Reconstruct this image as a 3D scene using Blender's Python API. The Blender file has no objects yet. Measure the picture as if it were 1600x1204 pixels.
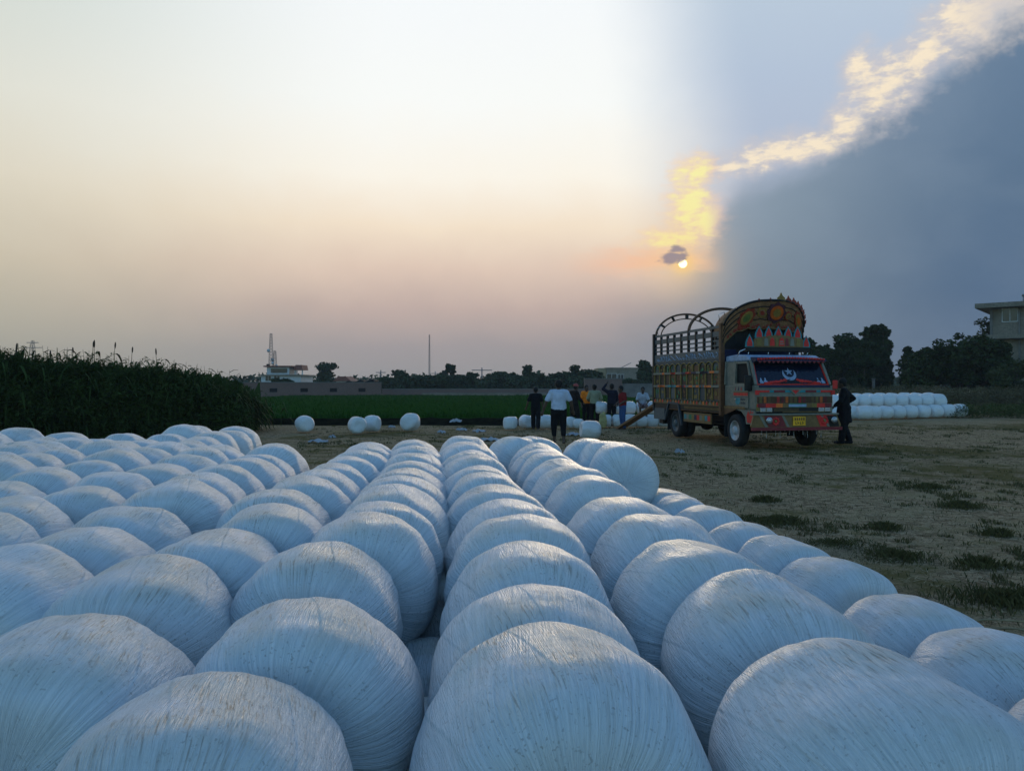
import bpy, bmesh, math, random
from math import sin, cos, pi, radians, atan2, sqrt
from mathutils import Vector, Matrix, noise as mnoise
random.seed(7)
scene = bpy.context.scene
COL = scene.collection

# ------------------------------------------------------------------ camera
CAM_H = 1.62
F = 1200.0                                  # focal length in photo pixels (1600 wide)
cd = bpy.data.cameras.new("camera"); cam = bpy.data.objects.new("camera", cd); COL.objects.link(cam)
cam.location = (0, 0, CAM_H); cam.rotation_euler = (radians(90), 0, 0)
cd.sensor_width = 36.0; cd.lens = 36.0 * F / 1600.0; cd.clip_start = 0.05; cd.clip_end = 3000
cd.shift_y = 2.0 / 1600.0
cd.shift_y = -2.0 / 1600.0
scene.camera = cam
scene.view_settings.view_transform = 'Standard'; scene.view_settings.look = 'None'
scene.view_settings.exposure = 0.0; scene.view_settings.gamma = 1.0

def lin(c):
    o = []
    for v in c[:3]:
        v = v / 255.0
        o.append(v / 12.92 if v <= 0.04045 else ((v + 0.055) / 1.055) ** 2.4)
    return (o[0], o[1], o[2], 1.0)

# ------------------------------------------------------------------ node helper
class NT:
    def __init__(s, tree):
        s.t = tree; s.n = tree.nodes; s.l = tree.links
    def new(s, typ, **kw):
        nd = s.n.new(typ)
        for k, v in kw.items(): setattr(nd, k, v)
        return nd
    def put(s, sock, v):
        if isinstance(v, bpy.types.NodeSocket): s.l.new(v, sock)
        elif v is not None: sock.default_value = v
    def m(s, op, a, b=None, c=None, clamp=False):
        nd = s.new('ShaderNodeMath', operation=op, use_clamp=clamp)
        s.put(nd.inputs[0], a); s.put(nd.inputs[1], b); s.put(nd.inputs[2], c)
        return nd.outputs[0]
    def ss(s, x, lo, hi):                     # smoothstep
        nd = s.new('ShaderNodeMapRange', interpolation_type='SMOOTHSTEP')
        s.put(nd.inputs['Value'], x); s.put(nd.inputs['From Min'], lo); s.put(nd.inputs['From Max'], hi)
        return nd.outputs['Result']
    def mix(s, f, a, b, mode='MIX'):
        nd = s.new('ShaderNodeMix', data_type='RGBA', blend_type=mode)
        s.put(nd.inputs['Factor'], f); s.put(nd.inputs['A'], a); s.put(nd.inputs['B'], b)
        return [o for o in nd.outputs if o.type == 'RGBA'][0]
    def ramp(s, x, pts, interp='LINEAR'):
        nd = s.new('ShaderNodeValToRGB'); cr = nd.color_ramp; cr.interpolation = interp
        while len(cr.elements) < len(pts): cr.elements.new(0.5)
        for e, (p, c) in zip(cr.elements, pts):
            e.position = p; e.color = c if len(c) == 4 else (*c, 1)
        s.put(nd.inputs[0], x); return nd.outputs[0]
    def noise(s, vec, scale=1.0, detail=4, rough=0.55, dist=0.0, w=None):
        nd = s.new('ShaderNodeTexNoise')
        if w is not None: nd.noise_dimensions = '4D'; s.put(nd.inputs['W'], w)
        if vec is not None: s.l.new(vec, nd.inputs['Vector'])
        nd.inputs['Scale'].default_value = scale; nd.inputs['Detail'].default_value = detail
        nd.inputs['Roughness'].default_value = rough; nd.inputs['Distortion'].default_value = dist
        return nd.outputs['Fac']
    def xyz(s, x, y, z):
        nd = s.new('ShaderNodeCombineXYZ'); s.put(nd.inputs[0], x); s.put(nd.inputs[1], y); s.put(nd.inputs[2], z)
        return nd.outputs[0]

# ------------------------------------------------------------------ world: dusk sky with cloud bank
SUN_AZ, SUN_EL = 12.54, 8.7
world = bpy.data.worlds.new("World"); scene.world = world; world.use_nodes = True
w = NT(world.node_tree); w.n.clear()
WS = 0.15
sky = w.new('ShaderNodeTexSky', sky_type='NISHITA'); sky.sun_disc = False
sky.sun_elevation = radians(SUN_EL); sky.sun_rotation = radians(SUN_AZ)
sky.air_density = 1.3; sky.dust_density = 1.0; sky.ozone_density = 2.0
geo = w.new('ShaderNodeTexCoord')
DIR = geo.outputs['Generated']
sep = w.new('ShaderNodeSeparateXYZ'); w.l.new(DIR, sep.inputs[0])
X, Y, Z = sep.outputs
A = w.m('MULTIPLY', w.m('ARCTAN2', X, Y), 180 / pi)
E = w.m('MULTIPLY', w.m('ARCSINE', Z), 180 / pi)
n1 = w.noise(w.xyz(A, w.m('MULTIPLY', E, 1.3), 0.0), 0.16, 5, 0.55, 0.3)
n2 = w.noise(w.xyz(w.m('MULTIPLY', A, 0.8), E, 3.0), 0.30, 6, 0.52, 0.3)
n3 = w.noise(w.xyz(w.m('MULTIPLY', A, 0.5), w.m('MULTIPLY', E, 2.2), 7.0), 0.6, 5, 0.55, 0.3)
def EL(e): return max(0.0, min(1.0, (e + 2) / 42.0))
Er = w.m('DIVIDE', w.m('ADD', w.m('ADD', E, w.m('MULTIPLY', w.m('SUBTRACT', n1, .5), 2.2)), 2.0), 42.0)
def skyramp(pts): return w.ramp(Er, [(EL(e), lin(c)) for e, c in pts], 'LINEAR')
c_mid = skyramp([(-2, (120, 118, 118)), (0.6, (158, 155, 154)), (3, (172, 162, 160)), (5.5, (198, 177, 168)), (8.5, (228, 204, 186)), (11.5, (248, 230, 206)), (15, (255, 249, 236)), (20, (252, 254, 251)), (27, (248, 252, 254)), (40, (175, 200, 225))])
c_left = skyramp([(-2, (120, 118, 110)), (0.6, (168, 164, 150)), (4, (184, 178, 160)), (8, (206, 196, 174)), (13, (224, 217, 198)), (18, (226, 226, 214)), (24, (212, 220, 214)), (30, (204, 216, 220)), (40, (150, 180, 215))])
base = w.mix(w.ss(A, -38.0, -8.0), c_left, c_mid)
# clear blue sector to the right of the veil (crepuscular edge)
c_blue = skyramp([(-2, (110, 115, 125)), (8, (160, 165, 185)), (16, (180, 192, 212)), (21, (182, 197, 217)), (27, (190, 206, 222)), (40, (130, 162, 205))])
edge = w.m('ADD', A, w.m('MULTIPLY', w.m('SUBTRACT', n1, .5), 2.0))
m_ray = w.ss(w.m('ADD', edge, w.m('MULTIPLY', w.m('SUBTRACT', E, 17.0), .16)), 6.8, 18.5)
base = w.mix(m_ray, base, c_blue)
# dark cloud bank
def BCURVE(x):
    nd = w.new('ShaderNodeFloatCurve'); c = nd.mapping.curves[0]
    pts = [(-20, 5), (5, 6.5), (10, 8.0), (12.6, 8.9), (14.2, 10.3), (15.3, 13.6), (16.5, 15.0), (20, 16.2), (22.6, 17.2), (24.5, 19.2), (28.5, 21.2), (33.5, 24.2), (45, 29), (60, 32), (180, 32)]
    fx = lambda v: (v + 20) / 200.0
    fy = lambda v: v / 40.0
    c.points[0].location = (fx(pts[0][0]), fy(pts[0][1])); c.points[1].location = (fx(pts[-1][0]), fy(pts[-1][1]))
    for a, b in pts[1:-1]: c.points.new(fx(a), fy(b))
    for p in c.points: p.handle_type = 'VECTOR'
    nd.mapping.update()
    w.put(nd.inputs['Value'], w.m('DIVIDE', w.m('ADD', x, 20.0), 200.0, clamp=True))
    return w.m('MULTIPLY', nd.outputs[0], 40.0)
B = BCURVE(w.m('ADD', A, w.m('MULTIPLY', w.m('SUBTRACT', n2, .5), 1.6)))
Bn = w.m('ADD', B, w.m('MULTIPLY', w.m('SUBTRACT', n2, .5), 2.4))
dB = w.m('SUBTRACT', E, Bn)
m_dark = w.m('MULTIPLY', w.ss(dB, 0.5, -3.2), w.ss(w.m('ADD', A, w.m('MULTIPLY', w.m('SUBTRACT', n3, .5), 2.0)), 1.0, 21.0))
c_dk = w.mix(w.ss(A, 14.0, 34.0), skyramp([(-2, (100, 106, 116)), (0.6, (120, 131, 144)), (6, (126, 140, 152)), (12, (138, 154, 168)), (20, (150, 166, 184)), (40, (130, 150, 180))]),
             skyramp([(-2, (80, 90, 105)), (1, (92, 110, 134)), (6, (84, 108, 136)), (12, (92, 116, 142)), (20, (104, 128, 154)), (40, (110, 135, 170))]))
c_dk = w.mix(w.m('MULTIPLY', w.ss(n1, .35, .7), .10), c_dk, lin((150, 165, 180)))
col = w.mix(m_dark, base, c_dk)
# warm lit rim of the bank
def gauss(x, wd): return w.m('EXPONENT', w.m('MULTIPLY', -1.0, w.m('POWER', w.m('ABSOLUTE', w.m('DIVIDE', x, wd)), 2.0)))
n4 = w.noise(w.xyz(A, w.m('MULTIPLY', E, 1.2), 11.0), 0.55, 8, 0.62, 0.25)
n5 = w.noise(w.xyz(w.m('MULTIPLY', A, .6), w.m('MULTIPLY', E, 1.5), 17.0), 1.6, 6, 0.6, 0.2)
def cloud(blobs, k1, k2, lo, hi):
    S = None
    for az, el, ra, re_, tilt in blobs:
        ct, st = cos(radians(tilt)), sin(radians(tilt))
        dx = w.m('SUBTRACT', A, az); dy = w.m('SUBTRACT', E, el)
        u = w.m('DIVIDE', w.m('ADD', w.m('MULTIPLY', dx, ct), w.m('MULTIPLY', dy, st)), ra)
        v = w.m('DIVIDE', w.m('SUBTRACT', w.m('MULTIPLY', dy, ct), w.m('MULTIPLY', dx, st)), re_)
        q = w.m('SUBTRACT', 1.0, w.m('SQRT', w.m('ADD', w.m('MULTIPLY', u, u), w.m('MULTIPLY', v, v))))
        S = q if S is None else w.m('SMOOTH_MAX', S, q, .35)
    f = w.m('ADD', S, w.m('ADD', w.m('MULTIPLY', w.m('SUBTRACT', n4, .5), k1), w.m('MULTIPLY', w.m('SUBTRACT', n5, .5), k2)))
    return w.ss(f, lo, hi), f
# cream puffs strung along the upper edge of the bank
rim, rf = cloud([(19.0, 15.9, 4.8, 1.25, 8), (21.5, 16.2, 2.2, 1.2, 5), (15.6, 15.2, 2.4, .7, 15), (23.6, 17.2, 1.9, 1.5, 40), (25.9, 19.2, 3.0, 2.3, 35), (24.2, 20.6, 1.6, 1.2, 60), (28.0, 20.6, 2.3, 1.5, 40), (30.6, 22.4, 3.6, 2.4, 35), (33.8, 24.0, 4.0, 2.8, 25), (38, 26.5, 5, 2.6, 25)], 1.6, .4, -.42, .78)
c_rim = w.mix(w.ss(w.m('ADD', rf, w.m('MULTIPLY', w.m('SUBTRACT', n5, .5), 1.8)), .15, 1.0), lin((206, 200, 202)), lin((254, 236, 206)))
c_rim = w.mix(w.ss(A, 29.0, 33.0), c_rim, lin((222, 212, 204)))
col = w.mix(w.m('MULTIPLY', rim, .92), col, c_rim)
# yellow burning column above the sun
yel, yf = cloud([(13.5, 15.0, 1.9, 1.4, 0), (13.0, 12.8, 2.0, 3.4, 0), (11.8, 10.4, 3.2, 1.1, 5), (14.2, 11.8, 1.7, 2.2, 0)], 1.2, 1.2, -.25, .8)
c_y = w.mix(w.ss(w.m('ADD', yf, w.m('MULTIPLY', w.m('SUBTRACT', n5, .5), .9)), .1, 1.0), lin((250, 214, 178)), lin((255, 246, 165)))
c_y = w.mix(w.ss(A, 14.0, 15.6), c_y, lin((236, 200, 180)))
col = w.mix(w.m('MULTIPLY', yel, w.mix(w.ss(A, 13.8, 16.0), (.9, .9, .9, 1), (.5, .5, .5, 1))), col, c_y)
# peach streaks on either side of the sun
stk = w.m('MULTIPLY', gauss(w.m('SUBTRACT', E, w.m('ADD', 8.9, w.m('MULTIPLY', w.m('SUBTRACT', n3, .5), 2.5))), .75), w.m('MULTIPLY', w.ss(A, 2.5, 10.5), w.ss(A, 15.8, 13.0)))
col = w.mix(w.m('MULTIPLY', stk, .85), col, lin((250, 196, 160)))
# soft aureole and the sun's disc, partly behind a scrap of cloud
svec = Vector((sin(radians(SUN_AZ)) * cos(radians(SUN_EL)), cos(radians(SUN_AZ)) * cos(radians(SUN_EL)), sin(radians(SUN_EL))))
vd = w.new('ShaderNodeVectorMath', operation='DOT_PRODUCT'); w.l.new(DIR, vd.inputs[0]); vd.inputs[1].default_value = svec
ang = w.m('MULTIPLY', w.m('ARCCOSINE', w.m('MINIMUM', vd.outputs['Value'], 1.0)), 180 / pi)
col = w.mix(w.m('MULTIPLY', gauss(ang, 2.6), .45), col, lin((255, 214, 150)))
col = w.mix(w.m('MULTIPLY', gauss(ang, 0.7), .9), col, (1.0, .66, .22, 1))
col = w.mix(w.ss(ang, .34, .24), col, (3.0, 2.4, 1.2, 1))
scrapx = w.m('DIVIDE', w.m('SUBTRACT', w.m('ADD', A, w.m('MULTIPLY', w.m('SUBTRACT', n3, .5), 1.2)), 11.85), .85)
scrapy = w.m('DIVIDE', w.m('SUBTRACT', w.m('ADD', E, w.m('MULTIPLY', w.m('SUBTRACT', n2, .5), 0.8)), 9.12), .42)
scr, _sf = cloud([(11.8, 9.12, 1.15, .5, 8), (12.4, 9.0, .5, .36, 30), (12.1, 9.75, .7, .35, 0)], 1.2, 1.6, -.1, .55)
col = w.mix(w.m('MULTIPLY', scr, .9), col, lin((150, 138, 148)))
# behind and overhead: the plain dusk sky
front = w.m('MULTIPLY', w.ss(w.m('ABSOLUTE', A), 85.0, 48.0), w.ss(E, 46.0, 30.0))
mulc = w.new('ShaderNodeVectorMath', operation='SCALE'); w.l.new(col, mulc.inputs[0]); mulc.inputs['Scale'].default_value = 1.0 / WS
ns = w.mix(1.0, sky.outputs[0], (1.04, 1.46, 1.94, 1), 'MULTIPLY')
final = w.mix(front, ns, mulc.outputs[0])
bg = w.new('ShaderNodeBackground'); w.l.new(final, bg.inputs['Color']); bg.inputs['Strength'].default_value = WS
wo = w.new('ShaderNodeOutputWorld'); w.l.new(bg.outputs[0], wo.inputs['Surface'])
SKYTINT = [n for n in w.n if n.type == 'MIX'][-2]

# ------------------------------------------------------------------ sun, veiled by cloud
sd = bpy.data.lights.new("sun", 'SUN'); sun = bpy.data.objects.new("sun", sd); COL.objects.link(sun)
sd.energy = 0.5; sd.angle = radians(10); sd.color = (1.0, 0.80, 0.55)
sun.rotation_euler = (-svec).to_track_quat('-Z', 'Y').to_euler()

# ------------------------------------------------------------------ generic helpers
def tag(o, label=None, cat=None, group=None, kind=None):
    if label: o['label'] = label
    if cat: o['category'] = cat
    if group: o['group'] = group
    if kind: o['kind'] = kind
    return o
def empty(name, loc=(0, 0, 0), rz=0.0):
    o = bpy.data.objects.new(name, None); COL.objects.link(o); o.location = loc; o.rotation_euler = (0, 0, rz)
    o.empty_display_size = 0.2
    return o
def link(name, me, parent=None, loc=None):
    o = bpy.data.objects.new(name, me); COL.objects.link(o)
    if parent: o.parent = parent
    if loc is not None: o.location = loc
    return o
def P(px, py, d):                            # photo pixel + distance -> world point (measuring aid)
    return Vector(((px - 800) / F * d, d, CAM_H - (py - 600) / F * d))
def G(px, d): return ((px - 800) / F * d, d, 0.0)

class MB:
    """collects shapes, build() links them as one mesh object"""
    def __init__(s): s.v = []; s.f = []; s.mi = []; s.cur = 0; s.sm = []
    def add(s, vs, fs, smooth=False):
        o = len(s.v); s.v += [tuple(v) for v in vs]; s.f += [tuple(i + o for i in f) for f in fs]
        s.mi += [s.cur] * len(fs); s.sm += [smooth] * len(fs); return s
    def box(s, x0, y0, z0, x1, y1, z1):
        return s.add([(x0, y0, z0), (x1, y0, z0), (x1, y1, z0), (x0, y1, z0), (x0, y0, z1), (x1, y0, z1), (x1, y1, z1), (x0, y1, z1)],
                     [(0, 3, 2, 1), (4, 5, 6, 7), (0, 1, 5, 4), (1, 2, 6, 5), (2, 3, 7, 6), (3, 0, 4, 7)])
    def beam(s, p, q, wd, ht):                # oriented bar
        p = Vector(p); q = Vector(q); d = (q - p).normalized()
        u = d.cross(Vector((0, 0, 1)));
        if u.length < 1e-3: u = Vector((1, 0, 0))
        u.normalize(); v = u.cross(d)
        vs = []
        for c in (p, q):
            for a, b in ((-1, -1), (1, -1), (1, 1), (-1, 1)): vs.append(c + u * a * wd / 2 + v * b * ht / 2)
        return s.add(vs, [(0, 1, 2, 3), (7, 6, 5, 4), (0, 4, 5, 1), (1, 5, 6, 2), (2, 6, 7, 3), (3, 7, 4, 0)])
    def tube(s, pts, r, n=8, caps=True, smooth=True):
        pts = [Vector(p) for p in pts]; rs = r if isinstance(r, (list, tuple)) else [r] * len(pts)
        vs = []; pu = None
        for i, p in enumerate(pts):
            d = (pts[min(i + 1, len(pts) - 1)] - pts[max(i - 1, 0)]).normalized()
            if pu is None:
                pu = d.cross(Vector((0, 0, 1)))
                if pu.length < 1e-3: pu = Vector((1, 0, 0))
            u = (pu - d * pu.dot(d)).normalized(); pu = u; v = d.cross(u)
            for k in range(n):
                a = 2 * pi * k / n; vs.append(p + (u * cos(a) + v * sin(a)) * rs[i])
        fs = []
        for i in range(len(pts) - 1):
            for k in range(n):
                k2 = (k + 1) % n; fs.append((i * n + k, i * n + k2, (i + 1) * n + k2, (i + 1) * n + k))
        s.add(vs, fs, smooth)
        if caps:
            o = len(s.v) - len(vs)
            s.f.append(tuple(o + k for k in reversed(range(n)))); s.mi.append(s.cur); s.sm.append(False)
            s.f.append(tuple(o + (len(pts) - 1) * n + k for k in range(n))); s.mi.append(s.cur); s.sm.append(False)
        return s
    def prism(s, poly, y0, y1, axis='y'):     # polygon in (x,z) extruded along y; axis 'x': polygon in (y,z) along x
        n = len(poly)
        mk = (lambda a, b, t: (a, t, b)) if axis == 'y' else ((lambda a, b, t: (t, a, b)) if axis == 'x' else (lambda a, b, t: (a, b, t)))
        vs = [mk(a, b, y0) for a, b in poly] + [mk(a, b, y1) for a, b in poly]
        fs = [tuple(range(n)), tuple(range(2 * n - 1, n - 1, -1))] + [(i, i + n, (i + 1) % n + n, (i + 1) % n) for i in range(n)]
        return s.add(vs, fs)
    def lathe(s, prof, c, axis='x', n=24, smooth=True, capped=True):   # prof: (offset along axis, radius)
        vs = []
        for o, r in prof:
            for k in range(n):
                a = 2 * pi * k / n
                if axis == 'x': vs.append((c[0] + o, c[1] + r * cos(a), c[2] + r * sin(a)))
                elif axis == 'y': vs.append((c[0] + r * cos(a), c[1] + o, c[2] + r * sin(a)))
                else: vs.append((c[0] + r * cos(a), c[1] + r * sin(a), c[2] + o))
        fs = []
        for i in range(len(prof) - 1):
            for k in range(n):
                k2 = (k + 1) % n; fs.append((i * n + k, i * n + k2, (i + 1) * n + k2, (i + 1) * n + k))
        if capped: fs.append(tuple(reversed(range(n)))); fs.append(tuple((len(prof) - 1) * n + k for k in range(n)))
        return s.add(vs, fs, smooth)
    def ell(s, c, r, nu=12, nv=8):
        vs = [(c[0], c[1], c[2] - r[2])]
        for j in range(1, nv):
            t = -pi / 2 + pi * j / nv
            for k in range(nu):
                a = 2 * pi * k / nu; vs.append((c[0] + r[0] * cos(t) * cos(a), c[1] + r[1] * cos(t) * sin(a), c[2] + r[2] * sin(t)))
        vs.append((c[0], c[1], c[2] + r[2])); fs = []
        for k in range(nu): fs.append((0, 1 + (k + 1) % nu, 1 + k))
        for j in range(nv - 2):
            for k in range(nu):
                a = 1 + j * nu + k; b = 1 + j * nu + (k + 1) % nu; fs.append((a, b, b + nu, a + nu))
        L = len(vs) - 1; o = 1 + (nv - 2) * nu
        for k in range(nu): fs.append((o + k, o + (k + 1) % nu, L))
        return s.add(vs, fs, True)
    def mesh(s, name, mats, fix=True):
        me = bpy.data.meshes.new(name); me.from_pydata(s.v, [], s.f)
        for m in (mats if isinstance(mats, (list, tuple)) else [mats]): me.materials.append(m)
        me.polygons.foreach_set('material_index', s.mi); me.polygons.foreach_set('use_smooth', s.sm)
        if fix:
            bm = bmesh.new(); bm.from_mesh(me); bmesh.ops.recalc_face_normals(bm, faces=bm.faces); bm.to_mesh(me); bm.free()
        me.update(); return me
    def build(s, name, mats, parent=None, loc=None, bevel=0.0, fix=True):
        o = link(name, s.mesh(name, mats, fix), parent, loc)
        if bevel:
            b = o.modifiers.new('bevel', 'BEVEL'); b.width = bevel; b.segments = 2; b.limit_method = 'ANGLE'; b.angle_limit = radians(40)
        return o

MATS = {}
def mat(name, col, rough=0.7, metal=0.0, var=0.25, scale=6.0, bump=0.0, spec=0.4, dirt=None, dirt_amt=0.0):
    """procedural paint / cloth / metal with uneven tone, optional grime"""
    if name in MATS: return MATS[name]
    m = bpy.data.materials.new(name); m.use_nodes = True; t = NT(m.node_tree); b = t.n['Principled BSDF']
    tc = t.new('ShaderNodeTexCoord').outputs['Object']
    n = t.noise(tc, scale, 5, .6); n2_ = t.noise(tc, scale * 7, 3, .6)
    c0 = tuple(v * (1 - var) for v in col[:3]) + (1,); c1 = tuple(min(1, v * (1 + var)) for v in col[:3]) + (1,)
    c = t.mix(t.ss(n, .3, .7), c0, c1)
    if dirt: c = t.mix(t.m('MULTIPLY', t.ss(t.m('ADD', t.m('MULTIPLY', n, .5), t.m('MULTIPLY', n2_, .5)), .48, .62), dirt_amt), c, (*dirt[:3], 1))
    t.l.new(c, b.inputs['Base Color']); b.inputs['Metallic'].default_value = metal
    t.l.new(t.m('ADD', rough - .08, t.m('MULTIPLY', n2_, .16)), b.inputs['Roughness']); b.inputs['Specular IOR Level'].default_value = spec
    if bump:
        bp = t.new('ShaderNodeBump'); bp.inputs['Strength'].default_value = bump; bp.inputs['Distance'].default_value = .02
        t.l.new(n2_, bp.inputs['Height']); t.l.new(bp.outputs[0], b.inputs['Normal'])
    MATS[name] = m; return m
# ================================================================== ground
GROUND = bpy.data.materials.new('dry_earth'); GROUND.use_nodes = True
t = NT(GROUND.node_tree); b = t.n['Principled BSDF']
tc = t.new('ShaderNodeTexCoord').outputs['Object']
big = t.noise(tc, .16, 5, .6, .4); mid = t.noise(tc, 1.1, 6, .65, .3); fin = t.noise(tc, 9, 6, .7); vf = t.noise(tc, 55, 4, .7)
soil = t.mix(t.ss(fin, .32, .68), lin((112, 94, 70)), lin((196, 170, 134)))
soil = t.mix(t.ss(mid, .42, .7), soil, lin((178, 158, 120)))
soil = t.mix(t.m('MULTIPLY', t.ss(vf, .50, .60), .7), soil, lin((70, 58, 38)))
gm = t.ss(t.m('ADD', t.m('MULTIPLY', big, .45), t.m('ADD', t.m('MULTIPLY', mid, .4), t.m('MULTIPLY', fin, .15))), .5, .56)
grass = t.mix(fin, lin((64, 62, 32)), lin((118, 104, 58)))
t.l.new(t.mix(t.m('MULTIPLY', gm, .8), soil, grass), b.inputs['Base Color']); b.inputs['Roughness'].default_value = .95; b.inputs['Specular IOR Level'].default_value = 0.0
bp = t.new('ShaderNodeBump'); bp.inputs['Strength'].default_value = .9; bp.inputs['Distance'].default_value = .05
t.l.new(t.m('ADD', fin, t.m('ADD', t.m('MULTIPLY', vf, .35), t.m('MULTIPLY', mid, 1.5))), bp.inputs['Height']); t.l.new(bp.outputs[0], b.inputs['Normal'])
def gz(x, y):
    k = min(1, max(0, (sqrt((x - 1) ** 2 + y * y) - 4) / 10))
    if y > 100: k = 1
    return (mnoise.noise(Vector((x * .22, y * .22, 0))) * .035 + mnoise.noise(Vector((x * .9, y * .9, 4))) * .022) * (0.25 + .75 * k) - .03
xs = [-450, -250, -120, -60, -40] + [-30 + i * .5 for i in range(131)] + [45, 60, 80, 120, 250, 450]
ys = [-200, -60, -20, -8] + [-4 + i * .4 for i in range(116)] + [46, 52, 60, 75, 100, 150, 300, 600]
vs = [(x, y, gz(x, y) if y < 45 and -30 <= x <= 35 else -.03) for y in ys for x in xs]
fs = [(j * len(xs) + i, j * len(xs) + i + 1, (j + 1) * len(xs) + i + 1, (j + 1) * len(xs) + i) for j in range(len(ys) - 1) for i in range(len(xs) - 1)]
g = MB(); g.add(vs, fs, True); tag(g.build('ground', GROUND, fix=False), kind='structure')

# ================================================================== bale: film-wrapped
BALE = bpy.data.materials.new('stretch_film'); BALE.use_nodes = True
t = NT(BALE.node_tree); b = t.n['Principled BSDF']
tc = t.new('ShaderNodeTexCoord').outputs['Object']; oi = t.new('ShaderNodeObjectInfo').outputs['Random']
sp = t.new('ShaderNodeSeparateXYZ'); t.l.new(tc, sp.inputs[0]); bx_, by_, bz_ = sp.outputs
th = t.m('ARCTAN2', bx_, bz_)
rr = t.m('SQRT', t.m('ADD', t.m('MULTIPLY', bx_, bx_), t.m('MULTIPLY', bz_, bz_)))
yr = t.m('SUBTRACT', by_, t.m('MULTIPLY', rr, .6))
seed = t.m('MULTIPLY', oi, 60.0)
warp = t.m('MULTIPLY', t.m('SUBTRACT', t.noise(tc, 2.5, 2, .5, w=seed), .5), .18)
def film(F_, skew, yl, det=3, s2=0.0):
    a = t.m('ADD', t.m('ADD', th, t.m('MULTIPLY', yr, skew)), warp)
    return t.noise(t.xyz(t.m('MULTIPLY', a, F_), t.m('MULTIPLY', yr, yl), t.m('ADD', seed, s2)), 1.0, det, .6, .2)
l1 = film(13, .55, 2.0, 4); l2 = film(44, -.35, 2.6, 3, 9.0); l3 = film(105, .25, 4.5, 3, 21.0)
# overlapping film bands as shallow steps
bandv = t.m('FRACT', t.m('MULTIPLY', t.m('ADD', t.m('ADD', th, t.m('MULTIPLY', yr, .9)), t.m('ADD', warp, seed)), 1.15))
band = t.ss(bandv, .0, .04)
hgt = t.m('ADD', t.m('ADD', t.m('MULTIPLY', l1, .3), t.m('MULTIPLY', l2, .8)), t.m('ADD', t.m('MULTIPLY', l3, .65), t.m('MULTIPLY', band, .45)))
bp = t.new('ShaderNodeBump'); bp.inputs['Strength'].default_value = .7; bp.inputs['Distance'].default_value = .014
t.l.new(hgt, bp.inputs['Height'])
dim = t.noise(tc, 7, 3, .5, w=seed)
bp2 = t.new('ShaderNodeBump'); bp2.inputs['Strength'].default_value = .5; bp2.inputs['Distance'].default_value = .03
t.l.new(dim, bp2.inputs['Height']); t.l.new(bp2.outputs[0], bp.inputs['Normal']); t.l.new(bp.outputs[0], b.inputs['Normal'])
base_c = t.mix(t.ss(l2, .35, .65), (.66, .71, .725, 1), (.84, .865, .87, 1))
base_c = t.mix(t.m('MULTIPLY', oi, .22), base_c, (.60, .64, .66, 1))
streak = t.m('MULTIPLY', t.ss(film(46, .5, 14.0, 3, 33.0), .53, .64), t.ss(t.noise(tc, 5, 4, .6, w=t.m('ADD', seed, 5.0)), .36, .60))
nrm = t.new('ShaderNodeNewGeometry').outputs['Normal']; sn = t.new('ShaderNodeSeparateXYZ'); t.l.new(nrm, sn.inputs[0])
crest_tint = t.m('MULTIPLY', t.ss(sn.outputs[2], .5, 1.0), t.ss(t.noise(tc, 4, 5, .65, w=t.m('ADD', seed, 11.0)), .38, .62))  # patchy tan tint where the film faces up
c = t.mix(t.m('MULTIPLY', crest_tint, .5), base_c, (.60, .57, .44, 1))
c = t.mix(t.m('MULTIPLY', streak, t.m('ADD', .24, t.m('MULTIPLY', crest_tint, .5))), c, (.20, .16, .11, 1))
speck = t.m('MULTIPLY', t.ss(t.noise(tc, 130, 2, .5, w=seed), .60, .68), t.ss(t.noise(tc, 6, 3, .6, w=t.m('ADD', seed, 3.0)), .35, .6))
c = t.mix(t.m('MULTIPLY', speck, .4), c, (.13, .10, .07, 1))
t.l.new(c, b.inputs['Base Color']); t.l.new(t.m('ADD', .24, t.m('MULTIPLY', l1, .25)), b.inputs['Roughness']); b.inputs['Specular IOR Level'].default_value = .45

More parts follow.
